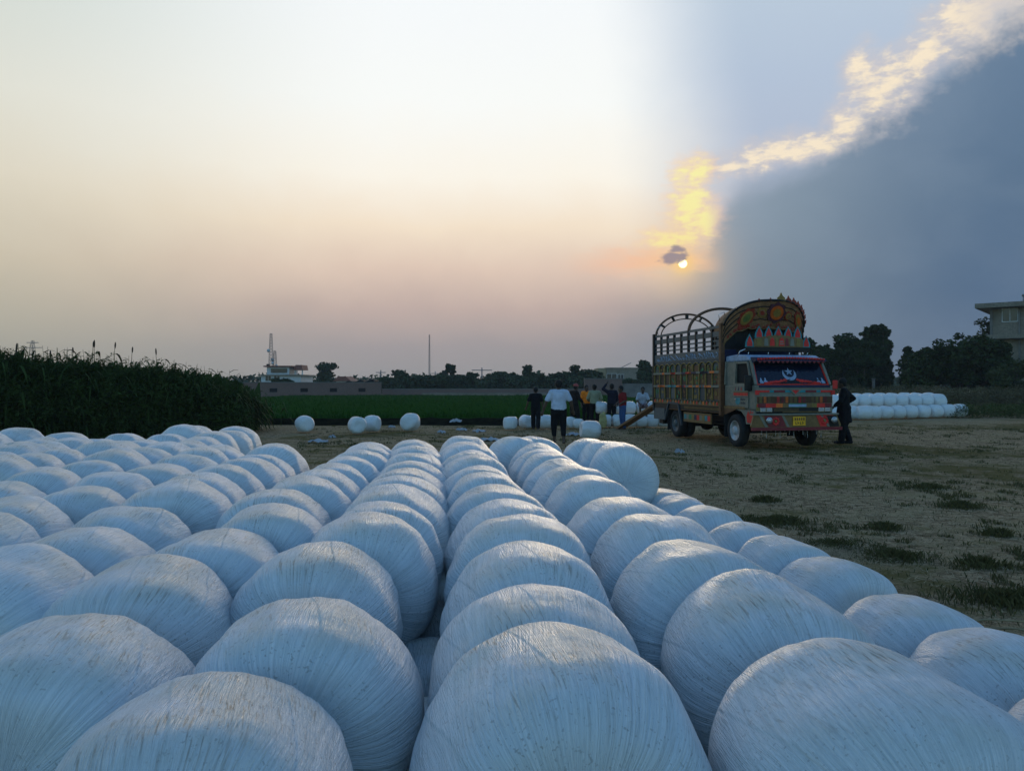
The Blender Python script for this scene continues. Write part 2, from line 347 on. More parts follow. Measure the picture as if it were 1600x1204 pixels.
def bale_mesh(seed, R=.303, L=.283, nu=104, nv=60, ex=3.7, dish=.022):
    rnd = random.Random(seed); o = Vector((rnd.uniform(0, 99), rnd.uniform(0, 99), rnd.uniform(0, 99)))
    vs = []; fs = []
    tilt = rnd.uniform(-.03, .03); ecc = rnd.uniform(.96, 1.02); dd = [dish * rnd.uniform(.2, 1.6), dish * rnd.uniform(.2, 1.6)]
    for j in range(1, nv):
        tt = -pi / 2 + pi * j / nv
        ct = cos(tt) ** (2 / ex); stt = math.copysign(abs(sin(tt)) ** (2 / ex), sin(tt))
        for k in range(nu):
            a = 2 * pi * k / nu
            y = L * stt; r = R * ct * (1 - .075 * (abs(y) / L) ** 2)
            q = max(0, 1 - (r / (R * .75)) ** 2)
            y -= math.copysign((dd[0] if y < 0 else dd[1]) * q, y)
            p = Vector((r * sin(a), y, r * cos(a) * ecc))
            d = Vector((sin(a), 0, cos(a)))
            dn = mnoise.noise(p * 3.2 + o) * .030 + mnoise.noise(p * 7 + o) * .010
            wr = mnoise.noise(Vector((a * 7 + y * 5, y * 3, 0)) + o) * .0045
            p += p.normalized() * (dn + wr)
            p.y += mnoise.noise(Vector((p.x * 4, 0, p.z * 4)) + o) * .010
            p.x += tilt * p.y
            if p.z < -R * .86: p.z = -R * .86 - (p.z + R * .86) * -.25
            if p.z > R * .9: p.z = R * .9 + (p.z - R * .9) * .75
            vs.append(p)
    n = len(vs); cf = Vector((0, -L + dd[0], 0)); cb = Vector((0, L - dd[1], 0)); vs += [cf, cb]
    for k in range(nu): fs.append((n, (k + 1) % nu, k)); fs.append((n + 1, (nv - 2) * nu + k, (nv - 2) * nu + (k + 1) % nu))
    for j in range(nv - 2):
        for k in range(nu):
            a_ = j * nu + k; b_ = j * nu + (k + 1) % nu; fs.append((a_, b_, b_ + nu, a_ + nu))
    m = MB(); m.add(vs, fs, True); return m.mesh('silage_bale', BALE)
VAR = [bale_mesh(i) for i in range(12)]
TH = math.atan(105 / 1200)                    # rows run 5 deg left of the view
RD = Vector((-sin(TH), cos(TH), 0)); RX = Vector((cos(TH), sin(TH), 0))
def bale(loc, label, group, yaw=0.0, sc=1.0, roll=None, tip=0.0, rnd=random, vi=None, sz=None):
    o = link('silage_bale', VAR[vi if vi is not None else rnd.randrange(12)], loc=loc)
    o.rotation_euler = (tip, 0, yaw + TH)
    if roll is not None: o.rotation_mode = 'YXZ'; o.rotation_euler = (tip, roll, yaw + TH); o.rotation_mode = 'YXZ'
    s = sc if isinstance(sc, tuple) else (sc, sc, sc); o.scale = s
    tag(o, label, 'silage bale', group); return o
ORD = ['first', 'second', 'third', 'fourth', 'fifth', 'sixth', 'seventh', 'eighth', 'ninth', 'tenth', 'eleventh', 'twelfth', 'thirteenth', 'fourteenth', 'fifteenth', 'sixteenth', 'seventeenth', 'eighteenth', 'nineteenth', 'twentieth', 'twenty-first', 'twenty-second', 'twenty-third']
rb = random.Random(11)
DROP = .56                                    # eye to the crest of the upper tier
RB = .31
UP_Z = CAM_H - DROP - RB + .005
LOW_Z = .30
GRP = 'white wrapped bales laid in rows, upper tier'
def from_top(px, py, drop=DROP, dz=0.0):      # crest seen at photo pixel -> centre
    d = (drop + dz) * F / (py - 600.0)
    return Vector(((px - 800) / F * d, d, CAM_H - drop - dz - RB + .005))
def inview(p, zt=.3):
    if p.y < .5: return False
    px = 800 + F * p.x / p.y; py = 600 + F * (CAM_H - (p.z + zt)) / p.y
    mx = .33 * F / p.y
    return -mx < px < 1600 + mx and py < 1215
# hand measured rows: crest pixels (x, y), front to back
rowC = [(878, 1004), (838, 917), (829, 850), (812, 808), (797, 781), (777, 752), (762, 736), (750, 722), (742, 711), (736, 702), (731, 694), (727, 687), (724, 679)]
rowR = [(1368, 1025), (1195, 899), (1085, 845), (1030, 802), (978, 775), (925, 741), (898, 727), (878, 718), (862, 706), (850, 698), (842, 691), (834, 679)]
rowL = [(304, 1060), (476, 932), (498, 845), (572, 806), (594, 783), (614, 762), (624, 742), (632, 728), (640, 717), (644, 706), (646, 695), (646, 686)]
rowLL = [(95, 968), (225, 868), (335, 823), (425, 790), (432, 762), (478, 745), (500, 732), (520, 722), (545, 712), (560, 703), (573, 695), (577, 690)]
def hand(row, phrase, spread=1.0):
    for i, (px, py) in enumerate(row):
        p = from_top(px, py)
        bale(p, 'white bale, %s from the front of the upper row %s' % (ORD[i], phrase), GRP, yaw=rb.uniform(-.07, .07), tip=rb.uniform(-.05, .05), sc=rb.uniform(.97, 1.03), rnd=rb)
hand(rowC, 'just right of the narrow gap')
hand(rowR, 'second right of the gap')
hand(rowL, 'just left of the narrow gap')
hand(rowLL, 'second left of the gap')
# far right end of the upper tier: three bales, the near one turned a little
for i, (px, py) in enumerate([(972, 695), (948, 690), (922, 686)]):
    bale(from_top(px, py, DROP - .02), ['white wrapped bale showing its whole round face at the right row end', 'white wrapped bale just behind the one with its round face showing', 'farthest white bale of the short three-bale row end'][i], GRP, yaw=[-.12, -.1, -.08][i], sc=1.06, rnd=rb, vi=[3, 4, 5][i])
bale(from_top(805, 681, DROP), 'white wrapped bale standing alone behind the row ends, before the walkers', GRP, yaw=.2, rnd=rb)
# remaining rows to the left, laid out on the rows' own grid
def rowpt(xr, s): return RX * xr + RD * s
LFT = ['third', 'fourth', 'fifth', 'sixth', 'seventh', 'eighth', 'ninth', 'tenth', 'eleventh', 'twelfth', 'thirteenth', 'fourteenth', 'fifteenth']
for ci in range(13):
    xr = -1.52 - .61 * ci
    s = 1.2 + rb.uniform(0, .4); cnt = 0
    end = [7.3, 7.6, 10.6, 10.9, 10.3, 10.0, 10.4, 9.9, 9.6, 9.8, 9.2, 9.0, 8.9][ci]
    while s < end:
        dz = mnoise.noise(Vector((xr * .8, s * .5, 3))) * .06 + (.04 if rb.random() < .15 else 0)
        p = rowpt(xr + rb.uniform(-.07, .07), s); p.z = UP_Z + dz
        s += .555 + rb.uniform(-.035, .06)
        if not inview(p): continue
        bale(p, 'white bale, %s into view along %s row left of the gap' % (ORD[cnt], LFT[ci]), GRP, yaw=rb.uniform(-.09, .09), tip=rb.uniform(-.05, .05), sc=(rb.uniform(.98, 1.06), rb.uniform(.96, 1.04), rb.uniform(.94, 1.04)), rnd=rb)
        cnt += 1
# lower tier: outer column exposed on the right
GL = 'white wrapped bales, lower tier on the ground'
DL = .95
low = [(1745, 1120), (1560, 1007), (1430, 940), (1305, 877), (1225, 848), (1163, 822), (1108, 797), (1068, 781), (1040, 766)]
for i, (px, py) in enumerate(low):
    p = from_top(px, py, DL); 
    bale(p, 'low white bale beside bare ground, %s from the front of the outer right column' % ORD[i], GL, yaw=rb.uniform(-.1, .1), sc=(1.04, 1.0, 1.1), rnd=rb)
# lower tier under the middle rows (seen down the gaps and at the row ends)
for ci, (xr, s0, s1, nm) in enumerate([(1.42, 1.4, 8.4, 'under the second row right of the gap'), (.75, 1.3, 9.0, 'under the row right of the gap'), (-.05, 1.25, 8.8, 'seen down in the narrow gap'), (-.68, 1.3, 8.4, 'under the row left of the gap'),
                                     (-1.3, 1.5, 7.9, 'under the second row left of the gap'), (-1.9, 5.2, 7.4, 'under the third row left of the gap'), (-2.45, 7.9, 10.4, 'under the fourth row left of the gap'), (-3.05, 9.0, 10.9, 'under the fifth row left of the gap')]):
    s = s0; k = 0
    while s < s1:
        p = rowpt(xr + rb.uniform(-.03, .03), s); p.z = .30
        bale(p, 'lower bale %s, %s from front' % (nm, ORD[k]), GL, yaw=rb.uniform(-.06, .06), sc=(1.0, 1.0, 1.0), rnd=rb)
        k += 1; s += .58
HAZE_D = .00042
# ================================================================== foliage tools
def leaf_mat(name, c0, c1, tr=.25):
    m = bpy.data.materials.new(name); m.use_nodes = True; t = NT(m.node_tree); b = t.n['Principled BSDF']
    tc = t.new('ShaderNodeTexCoord').outputs['Object']
    n = t.noise(tc, .8, 3, .6); g = t.new('ShaderNodeNewGeometry').outputs['Random Per Island']
    t.l.new(t.mix(t.m('ADD', t.m('MULTIPLY', n, .5), t.m('MULTIPLY', g, .5)), (*c0, 1), (*c1, 1)), b.inputs['Base Color'])
    b.inputs['Roughness'].default_value = .6; b.inputs['Specular IOR Level'].default_value = .03
    return m
LEAF_DARK = leaf_mat('foliage_dark', (.018, .028, .012), (.06, .085, .03))
LEAF_OLIVE = leaf_mat('foliage_olive', (.035, .045, .018), (.09, .11, .045))
LEAF_FAR = leaf_mat('foliage_far', (.03, .045, .025), (.08, .11, .055))
BARK = mat('bark', (.09, .07, .05), .9, scale=5, bump=.4)
def leaves(m, rnd, c, rad, n, size, aspect=.5, droop=.0, shell=.45):
    """n leaf sprays spread through an ellipsoid"""
    for _ in range(n):
        while True:
            p = Vector((rnd.uniform(-1, 1), rnd.uniform(-1, 1), rnd.uniform(-1, 1)))
            l = p.length
            if l < 1 and rnd.random() < shell + l: break
        q = Vector(c) + Vector((p.x * rad[0], p.y * rad[1], p.z * rad[2]))
        s = size * rnd.uniform(.5, 1.4)
        d = Vector((rnd.gauss(0, 1), rnd.gauss(0, 1), rnd.gauss(0, .7) - droop)).normalized()
        u = d.cross(Vector((rnd.gauss(0, 1), rnd.gauss(0, 1), rnd.gauss(0, 1)))).normalized()
        a = q - d * s * .5; e = q + d * s * .5; mm = q + d * s * .05
        m.add([a, mm + u * s * aspect * .5, e, mm - u * s * aspect * .5], [(0, 1, 2, 3)])
def tree(name, label, loc, h, wd, mtl, seed, group, n=1500, leaf=.3, trunk_f=.3, style='round', kids=True, cat='tree'):
    rnd = random.Random(seed); root = empty(name, loc); tag(root, label, cat, group)
    th_ = h * trunk_f; tr = MB()
    lean = rnd.uniform(-.05, .05) * h
    tr.tube([(0, 0, -.2), (lean * .3, 0, th_ * .5), (lean * .6, 0, th_), (lean, 0, h * .75)], [h * .028, h * .022, h * .017, h * .006], 7)
    cl = []
    k = {'round': 16, 'dome': 46, 'tall': 24, 'wisp': 9, 'palm': 1}[style]
    for i in range(k):
        a = rnd.uniform(0, 2 * pi); f = i / max(1, k - 1)
        if style == 'dome':
            r = wd * .5 * sqrt(rnd.random()) * .85; zc = h * .16 + (h * .70) * sqrt(max(0, 1 - (2 * r / wd) ** 2)) * rnd.uniform(.3, 1); cr = h * rnd.uniform(.15, .22)
        elif style == 'tall':
            zc = th_ + (h - th_) * (f * .92 + .03); r = wd * .5 * rnd.uniform(.1, .75) * (1 - f * .5); cr = wd * rnd.uniform(.17, .27) * (1 - f * .35)
        elif style == 'wisp':
            zc = th_ + (h - th_) * (f * .9 + .08); r = wd * .5 * rnd.uniform(.2, .8); cr = wd * rnd.uniform(.12, .22)
        else:
            zc = th_ + (h - th_) * rnd.uniform(.1, .9); q = (zc - th_) / (h - th_) * 2 - 1; r = wd * .5 * sqrt(max(.05, 1 - q * q)) * rnd.uniform(.2, .8); cr = min(wd, h) * rnd.uniform(.14, .22)
        c = (lean + r * cos(a), r * sin(a), min(zc, h - cr * .8)); cl.append((c, cr))
        if i % 2 == 0: tr.tube([(lean * .6, 0, th_ * rnd.uniform(.8, 1.1)), ((c[0] + lean) * .45, c[1] * .5, (c[2] + th_) * .52), c], [h * .011, h * .007, h * .003], 5)
    tr.build('trunk', BARK, root, fix=False)
    cm = MB()
    for c, cr in cl:
        leaves(cm, rnd, c, (cr * rnd.uniform(.9, 1.4), cr * rnd.uniform(.9, 1.4), cr * rnd.uniform(.7, 1.0)), int(n / k), leaf)
        for _ in range(3):
            a = rnd.uniform(0, 2 * pi); q = (c[0] + cr * 1.25 * cos(a), c[1] + cr * 1.25 * sin(a), c[2] + cr * rnd.uniform(-.6, .8))
            leaves(cm, rnd, q, (cr * .35, cr * .35, cr * .3), int(n / k / 9), leaf * .8)
    cm.build('crown', mtl, root, fix=False)
    return root

# ================================================================== rice field and bank
RICE = bpy.data.materials.new('rice'); RICE.use_nodes = True
t = NT(RICE.node_tree); b = t.n['Principled BSDF']; tc = t.new('ShaderNodeTexCoord').outputs['Object']
n = t.noise(tc, .25, 5, .6); n_ = t.noise(tc, 4, 3, .6)
t.l.new(t.mix(t.m('ADD', t.m('MULTIPLY', n, .6), t.m('MULTIPLY', n_, .4)), (.012, .038, .006, 1), (.03, .085, .013, 1)), b.inputs['Base Color']); b.inputs['Roughness'].default_value = .8; b.inputs['Specular IOR Level'].default_value = 0
def field(name, label, x0, x1, y0, y1, z, seed, nb, slope=0.0):
    rnd = random.Random(seed); m = MB(); nx = 60; ny = 24; vs = []
    for j in range(ny + 1):
        for i in range(nx + 1):
            x = x0 + (x1 - x0) * i / nx; y = y0 + (y1 - y0) * (j / ny) ** 1.5 + slope * (x - x0) * (1 - j / ny)
            vs.append((x, y, z + mnoise.noise(Vector((x * .3, y * .3, 1))) * .06 - (.5 if j == 0 else 0)))
    m.add(vs, [(j * (nx + 1) + i, j * (nx + 1) + i + 1, (j + 1) * (nx + 1) + i + 1, (j + 1) * (nx + 1) + i) for j in range(ny) for i in range(nx)], True)
    for _ in range(nb):
        x = rnd.uniform(x0, x1); y = y0 + (y1 - y0) * rnd.random() ** 2.4 + slope * (x - x0); zz = z + mnoise.noise(Vector((x * .3, y * .3, 1))) * .06
        k = 1 + (y - y0) / 25; w_ = .02 * k; h_ = rnd.uniform(.08, .22); a = rnd.uniform(-1, 1) * .12
        m.add([(x - w_, y, zz - .1), (x + w_, y, zz - .1), (x + a, y + rnd.uniform(-.1, .1), zz + h_)], [(0, 1, 2)])
    return tag(m.build(name, RICE, fix=False), label, 'crop', kind='stuff')
field('rice_field', 'dark green rice field stretching to the far wall', -26, 12, 32.5, 92, .30, 3, 7000)
field('rice_field', 'green strip of crop behind the far right bale stack', 15.5, 75, 56, 88, .25, 4, 2500, .15)
bank = MB(); rnd = random.Random(5)
BANK = mat('bank_soil', (.012, .012, .007), .95, var=.5, scale=3, bump=.6, spec=0.0)
for x in [i * .5 for i in range(-54, 26)]:
    pass
prof = [(-1.0, -.06), (-.5, .05), (-.1, .16), (.5, .2), (1.3, .12)]
xs_ = [-27 + i * .4 for i in range(96)]
vs = [(x, 31.6 + dy + mnoise.noise(Vector((x * .5, dy, 0))) * .25, z_ + mnoise.noise(Vector((x * 1.3, dy * 2, 7))) * .07) for x in xs_ for dy, z_ in prof]
bank.add(vs, [(i * 5 + j, i * 5 + j + 1, i * 5 + j + 6, i * 5 + j + 5) for i in range(len(xs_) - 1) for j in range(4)], True)
tag(bank.build('earth_bank', BANK, fix=False), kind='structure')
# grass scattered over the bare ground
GRASS = leaf_mat('dry_grass', (.04, .042, .014), (.17, .145, .06))
STRAW = mat('straw', (.34, .27, .15), .8, var=.4, scale=3)
gr = MB(); st = MB(); rnd = random.Random(9)
def gm_(x, y): return mnoise.noise(Vector((x * .3, y * .3, 2))) * .25 + mnoise.noise(Vector((x * 1.5, y * 1.2, 5))) * .45 + mnoise.noise(Vector((x * 5, y * 4, 8))) * .4
cnt = 0
def blade(m, x, y, h_, w_, zb):
    a = rnd.uniform(0, 2 * pi); lx, ly = cos(a), sin(a); b_ = rnd.uniform(.2, .9) * h_
    m.add([(x - ly * w_, y + lx * w_, zb - .01), (x + ly * w_, y - lx * w_, zb - .01), (x + lx * b_ * .4 + ly * w_ * .6, y + ly * b_ * .4 - lx * w_ * .6, zb + h_ * .65), (x + lx * b_, y + ly * b_, zb + h_)], [(0, 1, 2), (0, 2, 3)])
tries = 0
while cnt < 60000 and tries < 400000:
    tries += 1
    y = 2.5 + 30 * rnd.random() ** 1.5; x = rnd.uniform(-.35, .75) * y
    if y > 31.3: continue
    if x < 1.5 + y * .05 and y < 10.5: continue
    if x < -.28 * y: continue
    v = gm_(x, y)
    thr = .21
    if v < thr:
        if rnd.random() > .04: continue
    k = 1 + y / 14
    blade(gr, x, y, rnd.uniform(.012, .045) * (1 + min(1.0, max(0, v - thr) * 3)), .0035 * k, gz(x, y)); cnt += 1
tag(gr.build('ground_grass', GRASS, fix=False), 'patches of short dark grass scattered over the bare earth', 'grass', kind='stuff')
for _ in range(20000):
    y = 2.6 + 28 * rnd.random() ** 1.6; x = rnd.uniform(-.3, .75) * y
    if x < 1.4 + y * .05 and y < 10.5: continue
    if mnoise.noise(Vector((x * .8, y * .8, 9))) < -.05 and rnd.random() > .15: continue
    a = rnd.uniform(0, pi); l_ = rnd.uniform(.03, .14); z_ = gz(x, y) + .012; w_ = .0022 * (1 + y / 10)
    dx, dy = cos(a) * l_, sin(a) * l_
    st.add([(x - dy * w_ / l_, y + dx * w_ / l_, z_), (x + dy * w_ / l_, y - dx * w_ / l_, z_), (x + dx, y + dy, z_ + rnd.uniform(0, .03))], [(0, 1, 2)])
tag(st.build('straw_litter', STRAW, fix=False), 'loose dry straw strewn over the trodden ground', 'straw', kind='stuff')
# a few long dry stalks lying near the low bales
for i, (px, py, d, yaw, ln) in enumerate([(1545, 975, 5.1, .1, .75), (1590, 990, 5.0, -.5, .5), (1340, 745, 13, .2, 1.6)]):
    q = MB(); q.tube([(-ln / 2, 0, .02), (0, .03, .04), (ln / 2, 0, .02)], [.008, .007, .004], 5)
    x, y, _z = G(px, CAM_H * F / (py - 600)); o = q.build('dry_stalk', STRAW, loc=(x, y, gz(x, y) + .01)); o.rotation_euler[2] = yaw
    tag(o, ['long pale dry stalk on the ground at the right photo edge', 'short dry stalk crossing the longer one at the right edge', 'long thin dry stalk lying on bare ground before the truck'][i], 'stalk')
sh = MB(); rnd = random.Random(61)
for _ in range(2600):
    a = rnd.uniform(0, pi); px = rnd.gauss(1295, 38); py = rnd.gauss(862, 11); d = CAM_H * F / (py - 600); x, y, _z = G(px, d); l_ = rnd.uniform(.04, .16); z_ = gz(x, y) + rnd.uniform(.005, .05)
    dx, dy = cos(a) * l_, sin(a) * l_; sh.add([(x - dy * .02, y + dx * .02, z_), (x + dy * .02, y - dx * .02, z_), (x + dx, y + dy, z_ + rnd.uniform(-.02, .03))], [(0, 1, 2)])
tag(sh.build('straw_heap', STRAW, fix=False), 'loose straw heap beside the outer low bales', 'straw heap', kind='stuff')
# bigger tufts
for i, (px, py, r) in enumerate([(1215, 812, .42), (1300, 850, .30), (1395, 866, .34), (1535, 878, .22), (1560, 832, .18), (1575, 935, .5), (1500, 790, .3), (1380, 822, .2), (1195, 780, .2), (1450, 760, .35)]):
    d = CAM_H * F / (py - 600); x, y, _z = G(px, d); q = MB()
    for _ in range(int(900 * r / .3)):
        rr_ = r * abs(rnd.gauss(0, .45)); a = rnd.uniform(0, 2 * pi); bx = rr_ * cos(a) * 1.5; by = rr_ * sin(a)
        blade(q, bx, by, rnd.uniform(.03, .10) * (1.1 - min(.8, rr_ / r * .5)), .004, 0)
    tag(q.build('grass_tuft', GRASS, fix=False, loc=(x, y, gz(x, y))), ['dark grass tuft %s' % s for s in
        ('nearest the low outer bales, level with the truck wheel', 'just beyond the straw heap by the low bales', 'wide and flat beside the straw heap', 'small, near the right edge below the bare strip', 'tiny, close to the right edge', 'dense, at the right edge by the low bales', 'flat, on the bare strip below the far stack', 'small, left of the wide flat tuft', 'small, behind the first outer bales', 'spread out, below the far white stack')][i], 'grass tuft', 'grass tufts on the bare ground')
# scraps of white film near the field edge
SCRAP = mat('film_scrap', (.36, .38, .40), .5, var=.15)
sp_ = [(712, 662, .8, 'dome-shaped pale scrap near the field edge'), (722, 672, .5, 'flat white film scrap below the pale dome'), (748, 674, .6, 'white film scrap left of the square bale'), (690, 675, .4, 'small white film scrap right of the lone bale'), (498, 690, .7, 'crumpled film by the left pair of bales'), (519, 683, .3, 'small white lump below the left bales'),
       (765, 687, .9, 'bundled film with black cloth before the walkers'), (897, 680, .6, 'torn film at the foot of the round bale'), (770, 662, .5, 'white scrap left of the square bale foot'), (1010, 727, .3, 'tiny white scrap below the truck rear'), (612, 668, .35, 'white scrap between lone bale and pair'), (1062, 706, .3, 'small light scrap under the truck side')]
for i, (px, py, w_, lb) in enumerate(sp_):
    d = CAM_H * F / (py - 600); x, y, _z = G(px, d); q = MB(); nx = 8; vs = []
    for a_ in range(nx):
        for b_ in range(nx):
            u = (a_ / (nx - 1) - .5) * 2; v = (b_ / (nx - 1) - .5) * 2; k = sqrt(max(0, 1 - .9 * max(abs(u), abs(v)) ** 2))
            vs.append((u * w_ * .36 * (1 + .6 * mnoise.noise(Vector((u, v, i)))), v * w_ * .2 * (1 + .7 * mnoise.noise(Vector((u * 2, v * 2, i + 9)))), (.22 if i == 0 else .07) * k + mnoise.noise(Vector((u * 3, v * 3, i * 5))) * .09 + .01))
    q.add(vs, [(a_ * nx + b_, a_ * nx + b_ + 1, (a_ + 1) * nx + b_ + 1, (a_ + 1) * nx + b_) for a_ in range(nx - 1) for b_ in range(nx - 1)], True)
    tag(q.build('film_scrap', SCRAP, fix=False, loc=(x, y, gz(x, y))), lb, 'film scrap', 'scraps of white film on the ground')

# ================================================================== tall fodder crop on the left
CROP = leaf_mat('crop_leaf', (.015, .026, .008), (.07, .11, .03))
def cm_(x): return (1 - .42 * max(0, (x + 10.4) / 1.7) ** 1.6) * (1 + .11 * mnoise.noise(Vector((x * 1.0, 0, 6))) + .07 * mnoise.noise(Vector((x * 3.1, 0, 2))))
cr = MB(); rnd = random.Random(21)
def crop_edge(x):                              # front line of the stand
    return 19.5 + (x + 14) * 1.15
def tall_stalk(m, x, y, h_, z0=0, n=7, ll=.75, lw=.036):
    lean = (rnd.gauss(0, .06), rnd.gauss(0, .06))
    pts = [(x + lean[0] * h_ * f * f, y + lean[1] * h_ * f * f, z0 + h_ * f) for f in (0, .5, 1)]
    m.tube(pts, [.014, .011, .004], 4, caps=False)
    for i in range(n):
        f = .25 + .75 * (i + rnd.random() * .6) / n; a = rnd.uniform(0, 2 * pi); L_ = ll * rnd.uniform(.6, 1.2) * (1.15 - f * .4)
        bx, by, bz = x + lean[0] * h_ * f * f, y + lean[1] * h_ * f * f, z0 + h_ * f; dx, dy = cos(a), sin(a); w_ = lw; up = rnd.uniform(.3, .8)
        pr = None; vs = []
        for k in range(5):
            q = k / 4; xx = bx + dx * L_ * q * .8; yy = by + dy * L_ * q * .8; zz = bz + L_ * (up * q - .95 * q * q)
            ww = w_ * (1 - q) ** .6 * (.5 + q if q < .5 else 1)
            vs += [(xx - dy * ww, yy + dx * ww, zz), (xx + dy * ww, yy - dx * ww, zz + .01)]
        m.add(vs, [(2 * k, 2 * k + 1, 2 * k + 3, 2 * k + 2) for k in range(4)])
for _ in range(1500):
    x = rnd.uniform(-19, -8.9); y = crop_edge(x) + abs(rnd.gauss(0, 1.6)); 
    if y < 12: continue
    hh = (3.45 - .12 * (x + 22)) * cm_(x) * (rnd.uniform(.72, .95) if rnd.random() < .8 else rnd.uniform(.95, 1.13)) * (1 + .06 * mnoise.noise(Vector((x * .7, y * .7, 0))))
    tall_stalk(cr, x, y, hh, n=7, ll=.95)
# feathery bushy growth in front
for _ in range(520):
    x = rnd.uniform(-19, -8.7); y = crop_edge(x) - rnd.uniform(0, .7); top = (3.35 - .115 * (x + 22)) * cm_(x) * (.77 + .2 * mnoise.noise(Vector((x * 1.3, 0, 3))))
    z_ = top * rnd.random() ** .6
    leaves(cr, rnd, (x, y, z_), (.34, .3, .28), 62, .13, .28, .1)
for _ in range(160):                           # twiggy sprays along the crest
    x = rnd.uniform(-19, -8.9); y = crop_edge(x) + rnd.uniform(-.4, 1.2); z_ = (3.25 - .113 * (x + 22)) * cm_(x) * rnd.uniform(.92, 1.06)
    a = rnd.uniform(0, 2 * pi)
    for k in range(4):
        a2 = a + rnd.uniform(-.9, .9); L_ = rnd.uniform(.3, .7); e = (x + cos(a2) * L_, y + sin(a2) * L_, z_ + rnd.uniform(-.05, .28))
        cr.tube([(x, y, z_ - .3), e], [.008, .003], 3, caps=False)
        for q in range(7):
            f = .3 + .7 * q / 6; leaves(cr, rnd, (x + (e[0] - x) * f, y + (e[1] - y) * f, z_ - .3 + (e[2] - z_ + .3) * f), (.06, .06, .04), 6, .09, .25)
tag(cr.build('fodder_crop', CROP, fix=False), 'dense stand of tall dark fodder crop beyond the bales', 'crop', kind='stuff')
core = MB()                                    # the stand's inner mass, leaves packed behind the front line
for _ in range(26000):
    x = rnd.uniform(-20, -9.2); y = crop_edge(x) + .3 + abs(rnd.gauss(0, 1.3)); z_ = rnd.random() ** .8 * (2.9 - .1 * (x + 22)) * cm_(x)
    a = rnd.uniform(0, pi); s_ = rnd.uniform(.15, .4)
    core.add([(x - s_ * .3, y, z_ - s_), (x + s_ * .3, y + cos(a) * .1, z_ - s_ * .5), (x + cos(a) * s_ * .5, y + .1, z_ + s_), (x - s_ * .35, y, z_)], [(0, 1, 2, 3)])
tag(core.build('fodder_crop', CROP, fix=False), 'leafy inner mass of the tall fodder crop', 'crop', kind='stuff')
SEED = mat('seed_head', (.06, .045, .03), .9)
for i, (px, py, tip_, kind_) in enumerate([(12, 552, 1, 0), (32, 545, 1, 1), (98, 560, 1, 1), (118, 556, 1, 0), (134, 546, 0, 0), (147, 546, 0, 0), (155, 556, 0, 1), (170, 548, 0, 0), (197, 555, 0, 0), (251, 558, 1, 0), (83, 562, 0, 0)]):
    d = max(14, 19.5 + ((px - 800) / F * 19 + 14) * 1.15 + .3); d = 20.5 if px < 60 else 21.3 + px * .012
    p_ = P(px, py - 9, d); q = MB(); rnd_h = p_.z
    root = empty('sorghum_plant', (p_.x, p_.y, 0)); q.tube([(0, 0, 0), (.03, 0, rnd_h * .6), (0, 0, rnd_h)], [.016, .012, .006], 6, caps=False)
    q.build('stalk', CROP, root, fix=False)
    if kind_ == 0: hh_ = random.Random(i).uniform(.08, .15); h_ = MB(); h_.ell((.01, 0, rnd_h), (.024, .024, hh_), 8, 8); h_.build('seed_head', SEED, root)
    lf = MB(); save = rnd; rnd = random.Random(40 + i); tall_stalk(lf, 0, 0, rnd_h * .93, n=12, ll=1.0, lw=.06); rnd = save
    lf.build('leaf_blades', CROP, root, fix=False)
    root.rotation_euler[1] = radians(random.Random(i + 70).uniform(-5, 6)); tag(root, 'tall sorghum %s' % ['with nodding tip at the left photo edge', 'with arching leaf, second from the left edge', 'broad-leaved, left of the seed heads', 'thin-stemmed, just left of the seed heads', 'seed head, left one of a close pair', 'seed head, right one of a close pair', 'broad leaf blade between seed heads', 'slim, in the middle of the seed heads', 'pale seed head standing apart to the right', 'with bent tip, farthest right above the crop', 'short seed head beside the pylon'][i], 'sorghum', 'sorghum plants above the crop')

# ================================================================== far side: walls, houses, trees
BRICK = bpy.data.materials.new('brick'); BRICK.use_nodes = True
t = NT(BRICK.node_tree); b = t.n['Principled BSDF']; tc = t.new('ShaderNodeTexCoord').outputs['Object']
br = t.new('ShaderNodeTexBrick'); sw = t.new('ShaderNodeSeparateXYZ'); t.l.new(tc, sw.inputs[0]); t.l.new(t.xyz(sw.outputs[0], sw.outputs[2], 0.0), br.inputs[0])
br.inputs['Color1'].default_value = (.22, .115, .085, 1); br.inputs['Color2'].default_value = (.16, .085, .065, 1); br.inputs['Mortar'].default_value = (.17, .13, .11, 1); br.inputs['Scale'].default_value = 3.0
t.l.new(t.mix(t.m('MULTIPLY', t.noise(tc, .5, 5, .6), .6), br.outputs[0], (.15, .12, .11, 1)), b.inputs['Base Color']); b.inputs['Roughness'].default_value = .9
CONC = mat('concrete', (.24, .205, .155), .9, var=.3, scale=.8, dirt=(.10, .09, .08), dirt_amt=.6)
CONC_D = mat('dark_concrete', (.17, .16, .145), .9, var=.25, scale=.8)
WHITE = mat('white_plaster', (.55, .57, .58), .8, var=.12, scale=.6, dirt=(.3, .29, .27), dirt_amt=.5)
DGLASS = mat('dark_glass', (.02, .025, .03), .15, spec=.6)
TILE = mat('roof_tile', (.22, .085, .06), .8)
STEEL = mat('grey_steel', (.16, .165, .17), .6, metal=.4)
WFRAME = mat('window_paint', (.5, .5, .48), .6)
OPEN = mat('dark_opening', (.012, .012, .012), .9)

